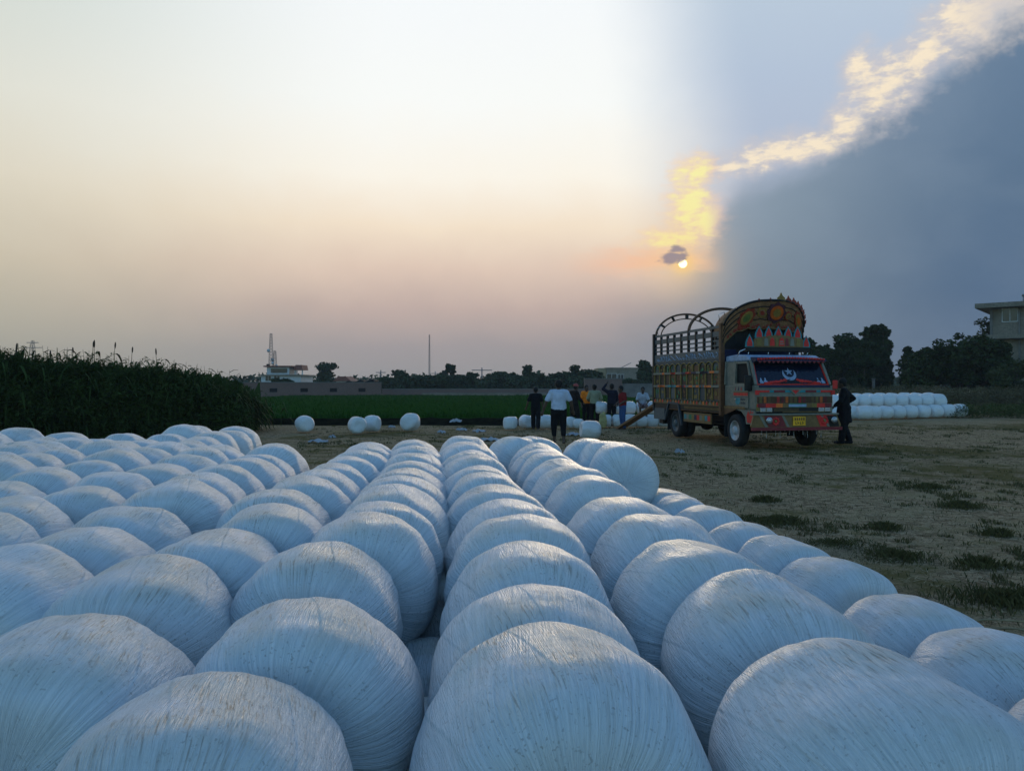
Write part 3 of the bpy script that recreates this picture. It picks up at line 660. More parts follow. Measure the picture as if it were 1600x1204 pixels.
def wall_obj(name, label, px0, px1, top, bot, d0, d1, mtl, thick=.3, cat='wall', openings=()):
    """boundary wall from px0 at depth d0 to px1 at depth d1"""
    a = P(px0, bot, d0); c = P(px1, bot, d1); L_ = (Vector((c.x, c.y)) - Vector((a.x, a.y))).length
    root = empty(name, (a.x, a.y, -.05), atan2(c.y - a.y, c.x - a.x)); tag(root, label, cat)
    zt = CAM_H - (top - 600) / F * (d0 + d1) / 2 + .05; m = MB()
    xs2 = [0.0]; op = sorted([( (q - px0) / (px1 - px0) * L_) for q in openings])
    x = 0.0; ow = .9; z0, z1 = zt * .38, zt * .64
    for o_ in op:
        m.box(x, 0, 0, o_ - ow / 2, thick, zt); m.box(o_ - ow / 2, 0, 0, o_ + ow / 2, thick, z0); m.box(o_ - ow / 2, 0, z1, o_ + ow / 2, thick, zt); x = o_ + ow / 2
    m.box(x, 0, 0, L_, thick, zt); m.build('masonry', mtl, root)
    cp = MB(); cp.box(-.05, -.05, zt + .003, L_ + .05, thick + .05, zt + .10); cp.build('coping', CONC_D, root)
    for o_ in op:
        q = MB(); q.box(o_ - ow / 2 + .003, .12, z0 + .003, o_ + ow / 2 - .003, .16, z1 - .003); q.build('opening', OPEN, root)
    return root
wall_obj('farm_wall', 'long brown brick farm wall with four dark openings', 380, 596, 598, 623.5, 92, 98, BRICK, openings=(425, 472, 518, 564))
wall_obj('boundary_wall', 'low brown boundary wall in front of the distant trees', 597, 912, 608, 617.5, 110, 114, BRICK)
wall_obj('pale_kerb_wall', 'thin pale low wall along the far field edge', 660, 905, 614.6, 616.6, 104, 106, CONC)
wall_obj('brick_wall', 'taller brown wall below the grey concrete building', 914, 972, 592, 614, 96, 98, BRICK)
wall_obj('concrete_wall', 'grey wall right of the taller brown wall behind the workers', 973, 1046, 600, 614, 99, 101, CONC_D)

def house(label, px0, px1, bot, top, d, dp, storeys, mtl, roof='flat', wins=(), name='house', rz=0.0, overhang=.5, gr=None):
    a = P(px0, bot, d); L_ = (px1 - px0) / F * d; hz = CAM_H - (top - 600) / F * d
    root = empty(name, (a.x, a.y, 0), rz); tag(root, label, 'building', gr)
    m = MB(); m.box(0, 0, 0, L_, dp, hz - .25); m.build('wall', mtl, root)
    r = MB()
    if roof == 'flat': r.box(-overhang, -overhang, hz - .248, L_ + overhang, dp + overhang, hz)
    else: r.prism([(-overhang, hz - .6), (L_ + overhang, hz - .6), (L_ * .8, hz + .25), (L_ * .2, hz + .25)], -overhang, dp + overhang, 'y')
    r.build('roof', TILE if roof != 'flat' else CONC, root)
    for (u, v, ww, hh) in wins:
        q = MB(); q.box(u * L_ - ww / 2, -.06, v * hz - hh / 2, u * L_ + ww / 2, .0, v * hz + hh / 2)
        wo_ = q.build('window', WFRAME, root)
        q = MB(); q.box(u * L_ - ww / 2 + .08, -.075, v * hz - hh / 2 + .08, u * L_ - .04, -.061, v * hz + hh / 2 - .08); q.box(u * L_ + .04, -.075, v * hz - hh / 2 + .08, u * L_ + ww / 2 - .08, -.061, v * hz + hh / 2 - .08); q.build('pane', DGLASS, wo_)
    return root, L_, hz
# white villa behind the farm wall
root, L_, hz = house('white two-storey villa with terrace roof beside the lattice mast', 408, 470, 612, 585, 150, 9, 2, WHITE, wins=((.18, .8, 1.2, 1.2), (.4, .8, 1.2, 1.2)))
m = MB(); m.box(.8, 1, hz + .003, 5.2, 7, hz + 1.5); m.build('upper_room', WHITE, root)
m = MB(); m.box(1.6, .93, hz + .35, 4.8, .99, hz + 1.2); m.build('window_band', DGLASS, root)
m = MB(); m.box(.3, .4, hz + 1.505, 5.9, 7.5, hz + 1.75); m.build('upper_roof', TILE, root)
m = MB(); m.prism([(6.1, hz + .9), (7.9, hz + .9), (7.7, hz + 1.9), (6.5, hz + 1.9)], .8, 5); m.build('tiled_hood', TILE, root)
m = MB(); m.box(6.2, 1.2, hz + .003, 6.4, 1.4, hz + .9); m.box(7.6, 1.2, hz + .003, 7.8, 1.4, hz + .9); m.build('hood_post', WHITE, root)
m = MB(); m.tube([(1.0, 1.2, hz + 1.75), (1.0, 1.2, hz + 2.1)], .35, 8); m.build('water_tank', OPEN, root)
house('small house with red tiled roof behind the farm wall', 525, 545, 612, 590, 140, 5, 1, WHITE, 'hip', name='small_house')
for i, (px0, px1, top) in enumerate([(527, 545, 594.5), (548, 563, 593), (566, 580, 592)]):
    d = 100; a = P(px0, 600, d); L_ = (px1 - px0) / F * d; q = MB(); z1 = CAM_H - (top - 600) / F * d
    r_ = empty('shed', (a.x, a.y + 2, 0)); q.box(0, 0, 0, L_, 3, z1 - .45); q.build('wall', BRICK, r_)
    q = MB(); q.prism([(-.2, z1 - .45), (L_ * .75, z1), (L_ + .1, z1 - .1), (L_ + .1, z1 - .3), (L_, z1 - .42)], -.3, 3.3); q.build('roof', OPEN, r_)
    tag(r_, 'dark lean-to shed roof over the farm wall, %s of three' % ['left one', 'middle one', 'right one'][i], 'shed', 'sheds over the farm wall')
# grey concrete building
root, L_, hz = house('unfinished grey concrete building behind the workers', 948, 1000, 612, 574, 150, 10, 3, CONC, wins=((.15, .6, 2.0, 1.6), (.42, .6, 1.2, 1.3)), name='concrete_building', overhang=.15)
m = MB(); m.box(-1.6, .5, 0, -.003, 8, hz - .1); m.build('side_wing', mat('tan_plaster', (.33, .26, .16), .9), root)
m = MB(); m.beam((3.2, 3, hz), (5.2, 3, hz + 1.0), .12, .12); m.build('roof_strut', STEEL, root)
house('low pale house seen between far trees', 690, 724, 612, 585, 170, 6, 1, CONC, name='far_house', overhang=.3)

# masts and poles
def lattice(name, label, px, top, bot, d, w0, w1, n=12, cat='mast', arms=()):
    base = P(px, bot, d); hz = CAM_H - (top - 600) / F * d; z0 = CAM_H - (bot - 600) / F * d
    root = empty(name, (base.x, base.y, z0)); tag(root, label, cat); H_ = hz - z0; legs = MB(); br_ = MB(); th0 = .00022 * d
    cs = [(-1, -1), (1, -1), (1, 1), (-1, 1)]
    def c(k, f): w_ = (w0 + (w1 - w0) * f) / 2; return (cs[k][0] * w_, cs[k][1] * w_, H_ * f)
    for k in range(4): legs.tube([c(k, 0), c(k, 1)], th0, 4, smooth=False)
    for i in range(n):
        f0, f1 = i / n, (i + 1) / n
        for k in range(4): br_.tube([c(k, f0), c((k + 1) % 4, f1)], th0 * .7, 3, caps=False); br_.tube([c(k, f1), c((k + 1) % 4, f1)], th0 * .7, 3, caps=False)
    legs.build('mast_leg', STEEL, root); br_.build('bracing', STEEL, root)
    for (zf, wd, ) in arms: q = MB(); q.beam((-wd, 0, H_ * zf), (wd, 0, H_ * zf), .3, .2); q.build('cross_arm', STEEL, root)
    for zf, dx, r in ([(.52, -.35, .35), (.18, .45, .28)] if name == 'lattice_mast' else []): q = MB(); q.lathe([(0, r), (.15, r * .8)], (dx, -w0 * .6, H_ * zf), 'y', 12); q.build('dish_antenna', WHITE, root)
    return root
lattice('lattice_mast', 'tall steel lattice mast on the white villa, left of its twin', 423.5, 521, 577, 152, .8, .35)
lattice('lattice_mast', 'shorter steel lattice mast on the white villa, right of the tall one', 429.5, 548, 577, 153, .7, .35, 8)
lattice('radio_mast', 'thin tall radio mast rising above the distant trees', 671, 523, 600, 175, .35, .2, 26)
lattice('pylon', 'small far lattice pylon showing over the left crop', 51, 532, 610, 260, 3.2, .6, 10, 'pylon', arms=((.86, 3.2), (.96, 2.0)))
for i, (px, top, d, arm) in enumerate([(753, 574, 120, 1.6), (595, 578, 125, .8), (680, 580, 150, .9), (1412, 565, 80, .0)]):
    base = P(px, 612, d); hz = CAM_H - (top - 600) / F * d; root = empty('utility_pole', (base.x, base.y, 0)); q = MB(); q.tube([(0, 0, 0), (0, 0, hz)], [.13, .08], 6); q.build('pole', STEEL, root)
    if arm: q = MB(); q.beam((-arm, 0, hz * .9), (arm, 0, hz * .9), .12, .12); q.build('cross_arm', STEEL, root)
    tag(root, ['utility pole shaped like a cross above the far trees', 'slim utility pole at the left end of the tree line', 'short far pole behind the tree line near the mast', 'slim pole between the two right tree groups'][i], 'pole', 'utility poles')
# distant trees  (px, top, width px, depth, style)
far = [(513, 566, 30, 145, 'round', 'bushy round tree standing alone above the farm wall'), (618, 578, 42, 122, 'round', 'dark round tree at the left end of the far tree line'), (640, 583, 26, 121, 'round', 'low dark tree, second from the left in the far line'),
       (655, 586, 28, 120, 'round', 'low dark tree below the thin radio mast'), (673, 586, 28, 122, 'round', 'low dark tree just right of the radio mast'), (693, 568, 18, 130, 'wisp', 'taller wispy tree right of the radio mast'), (707, 571, 13, 132, 'wisp', 'slim wispy tree next to the taller wispy one'),
       (697, 587, 30, 119, 'round', 'low tree under the two wispy trees'), (717, 586, 26, 120, 'round', 'low dark tree right of the wispy pair'), (738, 580, 20, 121, 'round', 'rounded dark tree left of the cross-shaped pole'), (765, 583, 26, 122, 'round', 'dark tree just right of the cross-shaped pole'),
       (785, 581, 28, 124, 'round', 'dark tree midway between the cross pole and the walkers'), (803, 582, 24, 121, 'round', 'low dark tree left of the layered tree'), (828, 571, 24, 126, 'tall', 'layered pointed tree above the walking man in black'), (845, 583, 26, 120, 'round', 'low tree right of the layered pointed tree'),
       (862, 584, 24, 121, 'round', 'low tree above the white shirt walker'), (880, 580, 26, 122, 'round', 'dark tree behind the white shirt walker'), (896, 571, 26, 124, 'round', 'tall dark tree above the man in the red cap'), (915, 577, 34, 123, 'round', 'wide dark tree left of the grey concrete building'), (932, 581, 20, 125, 'round', 'small dark tree touching the concrete building'),
       (985, 592, 26, 105, 'wisp', 'low bushy tree in front of the concrete building'), (1009, 563, 32, 110, 'tall', 'dark tall tree just left of the truck'), (1030, 578, 34, 112, 'round', 'dark tree half hidden by the truck rear'), (601, 590, 16, 118, 'round', 'small bush at the end of the farm wall'), (440, 592, 26, 100, 'wisp', 'leafy shrub in front of the white villa')]
for i, (px, top, wpx, d, st_, lb) in enumerate(far):
    h_ = CAM_H - (top - 600) / F * d; x, y, _ = G(px, d)
    tree('tree', lb, (x, y, 0), h_, wpx / F * d * 1.15, LEAF_FAR, 100 + i, 'distant trees beyond the field', n=2400, leaf=.5, trunk_f=.18, style=st_)
# hazy hedge line between trunks
hd = MB(); rnd = random.Random(77)
for _ in range(900):
    px = rnd.uniform(597, 945); d = rnd.uniform(118, 126); x, y, _z = G(px, d)
    leaves(hd, rnd, (x, y, rnd.uniform(.4, 2.3)), (.9, .9, .8), 16, .5)
tag(hd.build('undergrowth', LEAF_FAR, fix=False), 'dark undergrowth filling in below the distant trees', 'undergrowth', kind='stuff')

# right side trees
right = [(1272, 528, 56, 82, 'round', 'dark tree rising directly behind the truck crown', 8000), (1300, 545, 55, 80, 'round', 'dark tree behind the truck cab roof right side', 7500), (1325, 522, 62, 84, 'round', 'broad dark tree right of the truck', 8500), (1352, 535, 50, 79, 'round', 'lower dark tree in front of the tall pair', 7500),
         (1365, 508, 42, 83, 'tall', 'tall dark tree with notched top, left of its twin', 8500), (1381, 507, 34, 82, 'tall', 'tallest dark tree at the end of the group right of truck', 8500), (1423, 541, 22, 78, 'tall', 'slim dark tree beside the wide dome tree', 3500)]
for i, (px, top, wpx, d, st_, lb, n_) in enumerate(right):
    h_ = CAM_H - (top - 600) / F * d; x, y, _ = G(px, d)
    tree('tree', lb, (x, y, 0), h_, wpx / F * d * 1.1, LEAF_DARK, 200 + i, 'dark trees on the right', n=n_, leaf=.42, trunk_f=.15, style=st_)
x, y, _ = G(1497, 64); tree('spreading_tree', 'wide dome-shaped dark tree between truck and right building', (x, y, 0), CAM_H + 84 / F * 64, 150 / F * 64, LEAF_DARK, 300, 'dark trees on the right', n=34000, leaf=.38, trunk_f=.12, style='dome')
x, y, _ = G(1540, 80); tree('conifer', 'feathery conifer against the right building corner', (x, y, 0), 8.6, 3.6, LEAF_OLIVE, 301, 'dark trees on the right', n=1800, leaf=.3, trunk_f=.2, style='tall')
for i, (px, top, wpx, d) in enumerate([(1585, 560, 60, 58), (1560, 575, 40, 57), (1618, 568, 50, 58)]):
    h_ = CAM_H - (top - 600) / F * d; x, y, _ = G(px, d)
    tree('shrub', ['tall shrub growing before the right building', 'lower shrub at the edge of the dome tree', 'shrub at the extreme right edge before the building'][i], (x, y, 0), h_, wpx / F * d, LEAF_OLIVE, 310 + i, 'shrubs before the right building', n=1600, leaf=.22, trunk_f=.1, cat='shrub')
# scrub belt
sc_ = MB(); rnd = random.Random(31)
SCRUB = leaf_mat('scrub', (.05, .045, .025), (.17, .15, .08))
for _ in range(1500):
    px = rnd.uniform(1230, 1660); d = rnd.uniform(52, 60); x, y, _z = G(px, d); top = 1.25 + .5 * mnoise.noise(Vector((x * .35, y * .35, 0)))
    leaves(sc_, rnd, (x, y, rnd.random() * top), (.5, .5, .3), 26, .2, .22)
tag(sc_.build('scrub_belt', SCRUB, fix=False), 'belt of dry olive scrub along the far right field edge', 'scrub', kind='stuff')
wk = MB(); WEED = leaf_mat('weed', (.03, .05, .015), (.1, .12, .04))
for _ in range(500):
    px = rnd.uniform(1480, 1660); d = rnd.uniform(37, 41); x, y, _z = G(px, d); leaves(wk, rnd, (x, y, rnd.uniform(.05, .5)), (.3, .3, .2), 26, .13, .2)
tag(wk.build('weeds', WEED, fix=False), 'dark weeds on the verge right of the far bale stack', 'weeds', kind='stuff')
# right building
d = 75; a = P(1547, 600, d); root = empty('concrete_house', (a.x, a.y, 0), radians(-40)); tag(root, 'grey two-storey concrete house with flat roof at the right edge', 'building')
z2 = CAM_H + 125 / F * d; z1_ = CAM_H + 76 / F * d
m = MB(); m.box(0, 0, 0, 14, 10, z1_ - .4); m.box(0, .0, z1_ + .003, 14, 10, z2 - .45); m.build('wall', CONC, root)
m = MB(); m.box(-1.3, -1.1, z1_ - .397, 15, 11, z1_); m.build('floor_slab', CONC, root)
m = MB(); m.box(-1.1, -1.3, z2 - .447, 15, 11, z2); m.build('roof_slab', CONC, root)
m = MB(); m.box(-.003, -.12, z1_ + .003, .22, -.003, z2 - .45); m.build('corner_band', CONC_D, root)
for xx in (.85, 2.35, 3.35): q = MB(); q.box(xx, -.16, .1, xx + .14, -.003, z2 - .45 if xx > 1 else z1_ - .4); q.build('downpipe', CONC_D, root)
for (u, v, ww, hh) in ((1.65, z1_ + 1.9, 1.35, 1.35), (5.2, z1_ + 1.9, 1.4, 1.35)):
    q = MB(); q.box(u - ww / 2, -.08, v - hh / 2, u + ww / 2, -.003, v + hh / 2); wo_ = q.build('window', WFRAME, root)
    q = MB(); q.box(u - ww / 2 + .08, -.095, v - hh / 2 + .08, u - .04, -.081, v + hh / 2 - .08); q.box(u + .04, -.095, v - hh / 2 + .08, u + ww / 2 - .08, -.081, v + hh / 2 - .08); q.build('pane', DGLASS, wo_)
q = MB(); q.tube([(2.6, 1, z2), (2.6, 1, z2 + .7)], .05, 6); q.ell((2.6, 1, z2 + .75), (.13, .13, .13)); q.build('roof_lamp', STEEL, root)
for i, (px, top, bot, w_, c_, lb) in enumerate([(1366, 592, 598, 3, (.16, .15, .14), 'small pale gate post seen between the right trees'), (1436, 586, 600, 11, (.25, .09, .07), 'dull red gate panel below the dome tree'), (1551, 580, 592, 2, (.4, .4, .4), 'slim white post under the dome tree')]):
    d = 76; a = P(px, bot, d); h_ = CAM_H - (top - 600) / F * d; q = MB(); ww = w_ / F * d; q.box(-ww / 2, 0, 0, ww / 2, .3, h_); q.box(-ww / 2 - .06, -.06, h_, ww / 2 + .06, .36, h_ + .08)
    tag(q.build('gate_post' if i != 1 else 'gate', mat('post_paint_%s' % 'abcd'[i], c_, .8), loc=(a.x, a.y, 0), bevel=.02), lb, 'gate post' if i != 1 else 'gate')

# ================================================================== loose bales on the ground
def gb(px, bot, wpx, lb, grp, yaw=0, hf=1.0, roll=None, tip=0.0, z=0.0, d=None, vi=None):
    d = d or CAM_H * F / (bot - 600); s = (wpx / F * d) / .6; x = (px - 800) / F * d
    return bale((x, d, .295 * s * hf + z - .01), lb, grp, yaw=yaw, sc=(s, s, s * hf), tip=tip, rnd=rb, vi=vi)
GF = 'loose white bales on the ground by the field'
gb(476, 675, 27, 'single white bale nearest the fodder crop', GF, .7); gb(558, 677, 27, 'white bale in front, left one of a touching pair', GF, .4); gb(582, 674, 26, 'white bale behind, right one of a touching pair', GF, 1.2); gb(641, 673, 29, 'lone white bale between the pair and the walkers', GF, -.5)
gb(797, 671, 22, 'white bale standing upright like a drum left of the man in black', GF, 0, 1.0, tip=pi / 2); gb(822, 669, 22, 'white bale touched by the man in black', GF, .5); gb(835, 667, 20, 'white bale behind the man in black', GF, .9)
gb(853, 669, 22, 'white bale between the two walking men', GF, 1.4); gb(891, 668, 18, 'white bale behind the man in the red cap', GF, .2); gb(904, 669, 16, 'white bale behind the orange shirt man', GF, 1.0)
gb(922, 685, 36, 'large squashed white bale lying in front of the khaki shirt man', GF, 1.57, .82)
for k, px in enumerate([946, 966, 985, 1002, 1019, 1036]): gb(px, 667, 20.5, 'bottom white bale of the loading stack, %s from the left' % ORD[k], 'stack being loaded behind the truck', pi / 2 + rb.uniform(-.1, .1), d=29.2 + .0 * k)
for k, px in enumerate([940, 962, 984, 1004, 1022]): gb(px, 667, 20.5, 'upper white bale of the loading stack, %s from the left' % ORD[k], 'stack being loaded behind the truck', pi / 2 + rb.uniform(-.1, .1), z=.47, d=29.8)
GR_ = 'two-row white bale stack on the right'
for k in range(9): px = 1345 + k * 19.2; gb(px if k else 1349, 656 - k * .75 + (1 if k == 0 else 0), 25 if k == 0 else 23.0, 'front bottom bale of the right stack, %s from the left' % ORD[k], GR_, (pi / 2 + rb.uniform(-.12, .12)), .93, d=35.2 + k * .32)
for k in range(9): px = 1308 + k * 19.6; gb(px, 656, 24.0, 'upper bale of the right stack front row, %s from the left' % ORD[k], GR_, pi / 2 + rb.uniform(-.12, .12), .93, z=.47, d=36.3 + k * .2)
for k in range(8): px = 1318 + k * 19.0; gb(px, 656, 22.0, 'far upper bale peeking over the right stack, %s from the left' % ORD[k], GR_, pi / 2 + rb.uniform(-.12, .12), .93, z=.56, d=37.6 + k * .2)
for k in range(3): gb(1295 + k * 18, 656, 23.0, 'bottom bale of the right stack beside the truck front, %s from the left' % ORD[k], GR_, pi / 2 + rb.uniform(-.12, .12), .93, d=35.6)

fw = MB(); rnd = random.Random(88)
for _ in range(2600):
    px = rnd.uniform(-250, 1850); d = rnd.uniform(190, 260); x, y, _z = G(px, d); tp = 3.2 + 2.0 * mnoise.noise(Vector((x * .05, 0, 0)))
    leaves(fw, rnd, (x, y, rnd.random() * tp), (2.4, 1.5, 1.1), 9, 1.5)
tag(fw.build('far_woodland', LEAF_FAR, fix=False), 'low far woodland closing the horizon', 'woodland', kind='stuff')

AIR = bpy.data.materials.new('evening_haze'); AIR.use_nodes = True; AIR.node_tree.nodes.clear()
_v = AIR.node_tree.nodes.new('ShaderNodeVolumePrincipled'); _v.inputs['Color'].default_value = (.80, .84, .92, 1); _v.inputs['Density'].default_value = HAZE_D
_o = AIR.node_tree.nodes.new('ShaderNodeOutputMaterial'); AIR.node_tree.links.new(_v.outputs[0], _o.inputs['Volume'])
if HAZE_D > 0:
    q = MB(); q.box(-470, -220, -1.2, 470, 620, 30); tag(q.build('haze', AIR), 'thin evening haze over the fields', 'haze', kind='stuff')
# ================================================================== painted truck
PHI = radians(11.5)
TRK = empty('cargo_truck', (5.86, 18.75, 0), PHI)
tag(TRK, 'ornately painted cargo truck with carved wooden crown above the cab, tailgate open for loading', 'truck')
def paint(n, c, **k): return mat('paint_' + n, tuple(lin(c))[:3], k.pop('rough', .5), var=k.pop('var', .18), scale=k.pop('scale', 9), **k)
P_WHITE = paint('cream', (118, 119, 108), dirt=(.2, .17, .12), dirt_amt=.5); P_RED = paint('red', (206, 44, 38)); P_ORG = paint('orange', (224, 110, 40)); P_YEL = paint('yellow', (128, 108, 54)); P_GRN = paint('green', (40, 120, 84)); P_BLUE = paint('blue', (20, 30, 66)); P_TEAL = paint('teal', (40, 130, 140))
P_DGREY = paint('body_grey', (84, 94, 98), dirt=(.05, .04, .03), dirt_amt=.5); P_DK = paint('dark_frame', (30, 30, 32)); P_MAR = paint('maroon', (120, 36, 44)); P_OCH = paint('ochre', (118, 92, 54)); P_BRN = paint('brown', (96, 64, 40)); P_BK = paint('black', (14, 14, 16)); P_SLATE = paint('slate', (58, 70, 78))
P_STAR = paint('sticker', (142, 162, 188), rough=.5); P_CHR = mat('chrome', (.55, .57, .6), .22, metal=.9, var=.1); P_PLATE = paint('plate_yellow', (230, 170, 30)); P_SILV = mat('wheel_silver', (.42, .44, .46), .5, metal=.15)
WOOD = mat('carved_wood', (.27, .135, .06), .75, var=.4, scale=5, dirt=(.05, .03, .02), dirt_amt=.6); RUB = mat('rubber', (.018, .018, .019), .85, bump=.3, scale=4)
WGLASS = mat('windshield_glass', (.006, .010, .025), .07, spec=.45, var=.05)
AF, AT = .1, 2.3                     # body sides
BF, BR_ = 1.8, 6.5                   # body front and rear
rt = random.Random(3)
PAL = [P_RED, P_YEL, P_GRN, P_ORG, P_BLUE, P_WHITE, P_TEAL, P_MAR, P_OCH]

def side_wall(a0, out, near):        # out = -1 near side (a decreasing), +1 far side
    root = empty('side_wall'); root.parent = TRK
    A = lambda k: a0 + out * k
    def bx(m, k0, k1, b0, b1, z0, z1): x0, x1 = sorted((A(k0), A(k1))); m.box(x0, b0, z0, x1, b1, z1)
    pn = MB(); bx(pn, -.05, 0, BF, BR_, 1.02, 2.30); pn.build('panel', P_SLATE, root)
    hb = MB(); bx(hb, -.05, .012, BF, BR_, 2.303, 2.56); bx(hb, -.05, .005, BF, BR_, 2.905, 3.045); hb.build('board', P_DGREY, root)
    sl = MB()
    for z0, z1 in ((2.645, 2.685), (2.775, 2.815), (3.13, 3.20)): bx(sl, -.04, .0, BF, BR_, z0, z1)
    sl.build('slats', P_DGREY, root)
    ps = MB(); n = 9
    for i in range(n + 1):
        b_ = BF + .04 + (BR_ - BF - .08) * i / n; ps = MB(); bx(ps, -.045, .02, b_ - .035, b_ + .035, 2.563, 3.128); ps.build('upright_post', P_DK, root)
    for b_ in (BF, BR_): q = MB(); bx(q, -.07, .05, b_ - .05, b_ + .05, .78, 3.25); q.build('corner_post', P_BRN if b_ == BF and near else P_DK, root)
    if not near: return root
    # arched niches with yellow pillars
    pil = MB(); arc = MB(); arc.cur = 0; step = (BR_ - BF - .16) / 11
    for i in range(12):
        b_ = BF + .08 + step * i
        pil = MB(); bx(pil, .003, .035, b_ - .022, b_ + .022, 1.175, 2.2); pil.build('pillar', P_YEL, root)
    for i in range(11):
        c_ = BF + .08 + step * (i + .5)
        pts = []
        for k in range(9):
            t_ = pi * k / 8; pts.append((A(.02), c_ + cos(t_) * step * .46, 2.11 + sin(t_) * .13))
        arc.tube(pts, .018, 5)
    arc.build('arches', P_YEL, root)
    for ci_, M_ in enumerate((P_YEL, P_GRN, P_BRN)):
        q = MB()
        for i in range(11):
            c_ = BF + .08 + step * (i + .5)
            for z_ in (2.06, 1.74, 1.34):
                if rt.random() < (.55 if i < 3 and ci_ == 0 else .33):
                    for _ in range(3):
                        r_ = rt.uniform(.03, .07); bb = c_ + rt.uniform(-.09, .09); zz = z_ + rt.uniform(-.1, .1); q.lathe([(0, r_), (.012 + ci_ * .004, r_ * .7)], (A(.001) - .014, bb, zz), 'x', 8, False)
        q.build('painted_flowers', M_, root)
    NG = [P_BK, P_BRN, P_SLATE, P_DGREY, paint('bottle_green', (34, 54, 40)), paint('deep_brown', (58, 40, 30))]
    for i in range(11):
        c_ = BF + .08 + step * (i + .5); 
        for z0, z1 in ((1.99, 2.16), (1.61, 1.9), (1.2, 1.5)): wd = MB(); bx(wd, .001, .004, c_ - step * .38, c_ + step * .38, z0, z1); wd.build('niche_ground', rt.choice(NG), root)
    for zc in (1.95, 1.56):
        r = MB(); bx(r, .012, .055, BF + .05, BR_ - .05, zc - .03, zc + .03); rail = r.build('rub_rail', P_WHITE, root)
        for k in range(12):
            b0 = BF + .3 + rt.uniform(0, 3.9); q = MB(); bx(q, .0555, .058, b0, b0 + rt.uniform(.15, .5), zc - .028, zc + .028); q.build('rail_stripe', rt.choice([P_RED, P_TEAL, P_BLUE, P_ORG]), rail)
    # flowing painted script on the upper board
    sc2 = MB(); x_ = BF + .18
    while x_ < BR_ - .35:
        L2 = rt.uniform(.12, .3); ty = rt.random(); pts = []
        for k in range(8):
            f = k / 7
            if ty < .35: pts.append((A(.016), x_ + L2 * f, 2.40 - .06 * sin(pi * f) + .03 * f))
            elif ty < .6: pts.append((A(.016), x_ + .02 * sin(f * 6), 2.36 + .16 * f))
            elif ty < .85: pts.append((A(.016), x_ + L2 * .4 + cos(f * 5.2) * L2 * .35, 2.42 + sin(f * 5.2) * .06))
            else: pts.append((A(.016), x_ + L2 * f, 2.38 + .12 * f))
        sc2.tube(pts, [.006 + .008 * sin(pi * (k + .5) / 8) for k in range(8)], 4)
        if rt.random() < .7: bb = x_ + rt.uniform(0, L2); sc2.box(A(.022), bb, 2.335, A(.01), bb + .022, 2.357)
        x_ += L2 * (.55 if ty < .35 or ty > .6 else .35) + .03
    sc2.build('painted_script', P_STAR, root)
    # scalloped carved base board
    sca = MB(); n = 22
    for i in range(n):
        b0 = BF + .06 + (BR_ - BF - .12) * i / n; b1 = BF + .06 + (BR_ - BF - .12) * (i + 1) / n
        sca.prism([(b0, 1.02), (b1, 1.02), (b1, 1.09), ((b0 + b1) / 2 + .03, 1.15), ((b0 + b1) / 2, 1.17), ((b0 + b1) / 2 - .03, 1.15), (b0, 1.09)], A(.04), A(.002), 'x')
    sca.build('scalloped_board', P_OCH, root)
    for M_, off in ((P_RED, 0), (P_ORG, 1), (P_WHITE, 2)):
        q = MB()
        for i in range(off, n, 3):
            c_ = BF + .06 + (BR_ - BF - .12) * (i + .5) / n; q.lathe([(0, .05), (.006, .035)], (A(.048), c_, 1.09), 'x', 7, False)
        q.build('rosettes', M_, root)
    lo = MB(); bx(lo, -.04, .02, BF, BR_, .86, 1.018); lo.build('sill_beam', P_BK, root)
    dn = MB()
    for i in range(36): b_ = BF + .1 + i * .062; bx(dn, .0205, .03, b_, b_ + .03, .9, .98)
    dn.build('dentils', P_OCH, root)
    return root
SW = side_wall(AF, -1, True); side_wall(AT, 1, False)
m = MB(); m.box(AF, BF, .84, AT, BR_, .96); m.build('load_bed', WOOD, TRK)
m = MB(); m.box(AF + .06, BF - .0, .97, AT - .06, BF + .06, 2.55); m.build('head_board', P_BLUE, TRK)
m = MB()
for i in range(14): m.box(AF + .08 + i * .148, BF + .002 + .006 * (i % 2), 2.553, AF + .226 + i * .148, BF + .05, 3.3)
m.build('head_shade_boards', P_BK, TRK)  # solid black boards put in for the shaded interior behind the crown
# skirts, painted step rail, rear mudguard frame
m = MB(); m.box(AF - .03, 2.35, .52, AF, 4.15, .80); sk = m.build('side_skirt', P_OCH, TRK)
for i in range(10):
    q = MB(); q.box(AF - .036, 2.4 + i * .172, .60, AF - .0305, 2.4 + i * .172 + .155, .74); q.build('painted_square', [P_RED, P_TEAL, P_YEL, P_WHITE, P_RED, P_BLUE, P_YEL, P_GRN, P_WHITE, P_TEAL][i], sk)
m = MB(); m.box(AF - .02, 5.62, .50, AF + .02, 6.5, .86); m.box(AF - .024, 5.62, .60, AF - .0205, 6.45, .64); m.box(AF - .024, 5.62, .74, AF - .0205, 6.45, .78); m.build('rear_skirt', P_DGREY, TRK)
m = MB(); m.beam((AF - .03, 4.3, .4), (AF - .03, 4.52, 1.03), .05, .06); m.beam((AF - .03, 4.52, 1.03), (AF - .03, 5.25, 1.06), .05, .06); m.beam((AF - .03, 5.25, 1.06), (AF - .03, 5.55, .5), .05, .06); m.build('mudguard_frame', P_SLATE, TRK)
m = MB(); m.box(.75, .35, .55, .85, 6.4, .75); m.box(1.55, .35, .55, 1.65, 6.4, .75)
for b_ in (1.9, 3.2, 4.6, 6.2): m.box(.2, b_, .75, 2.2, b_ + .12, .835)
m.build('chassis', P_BK, TRK)
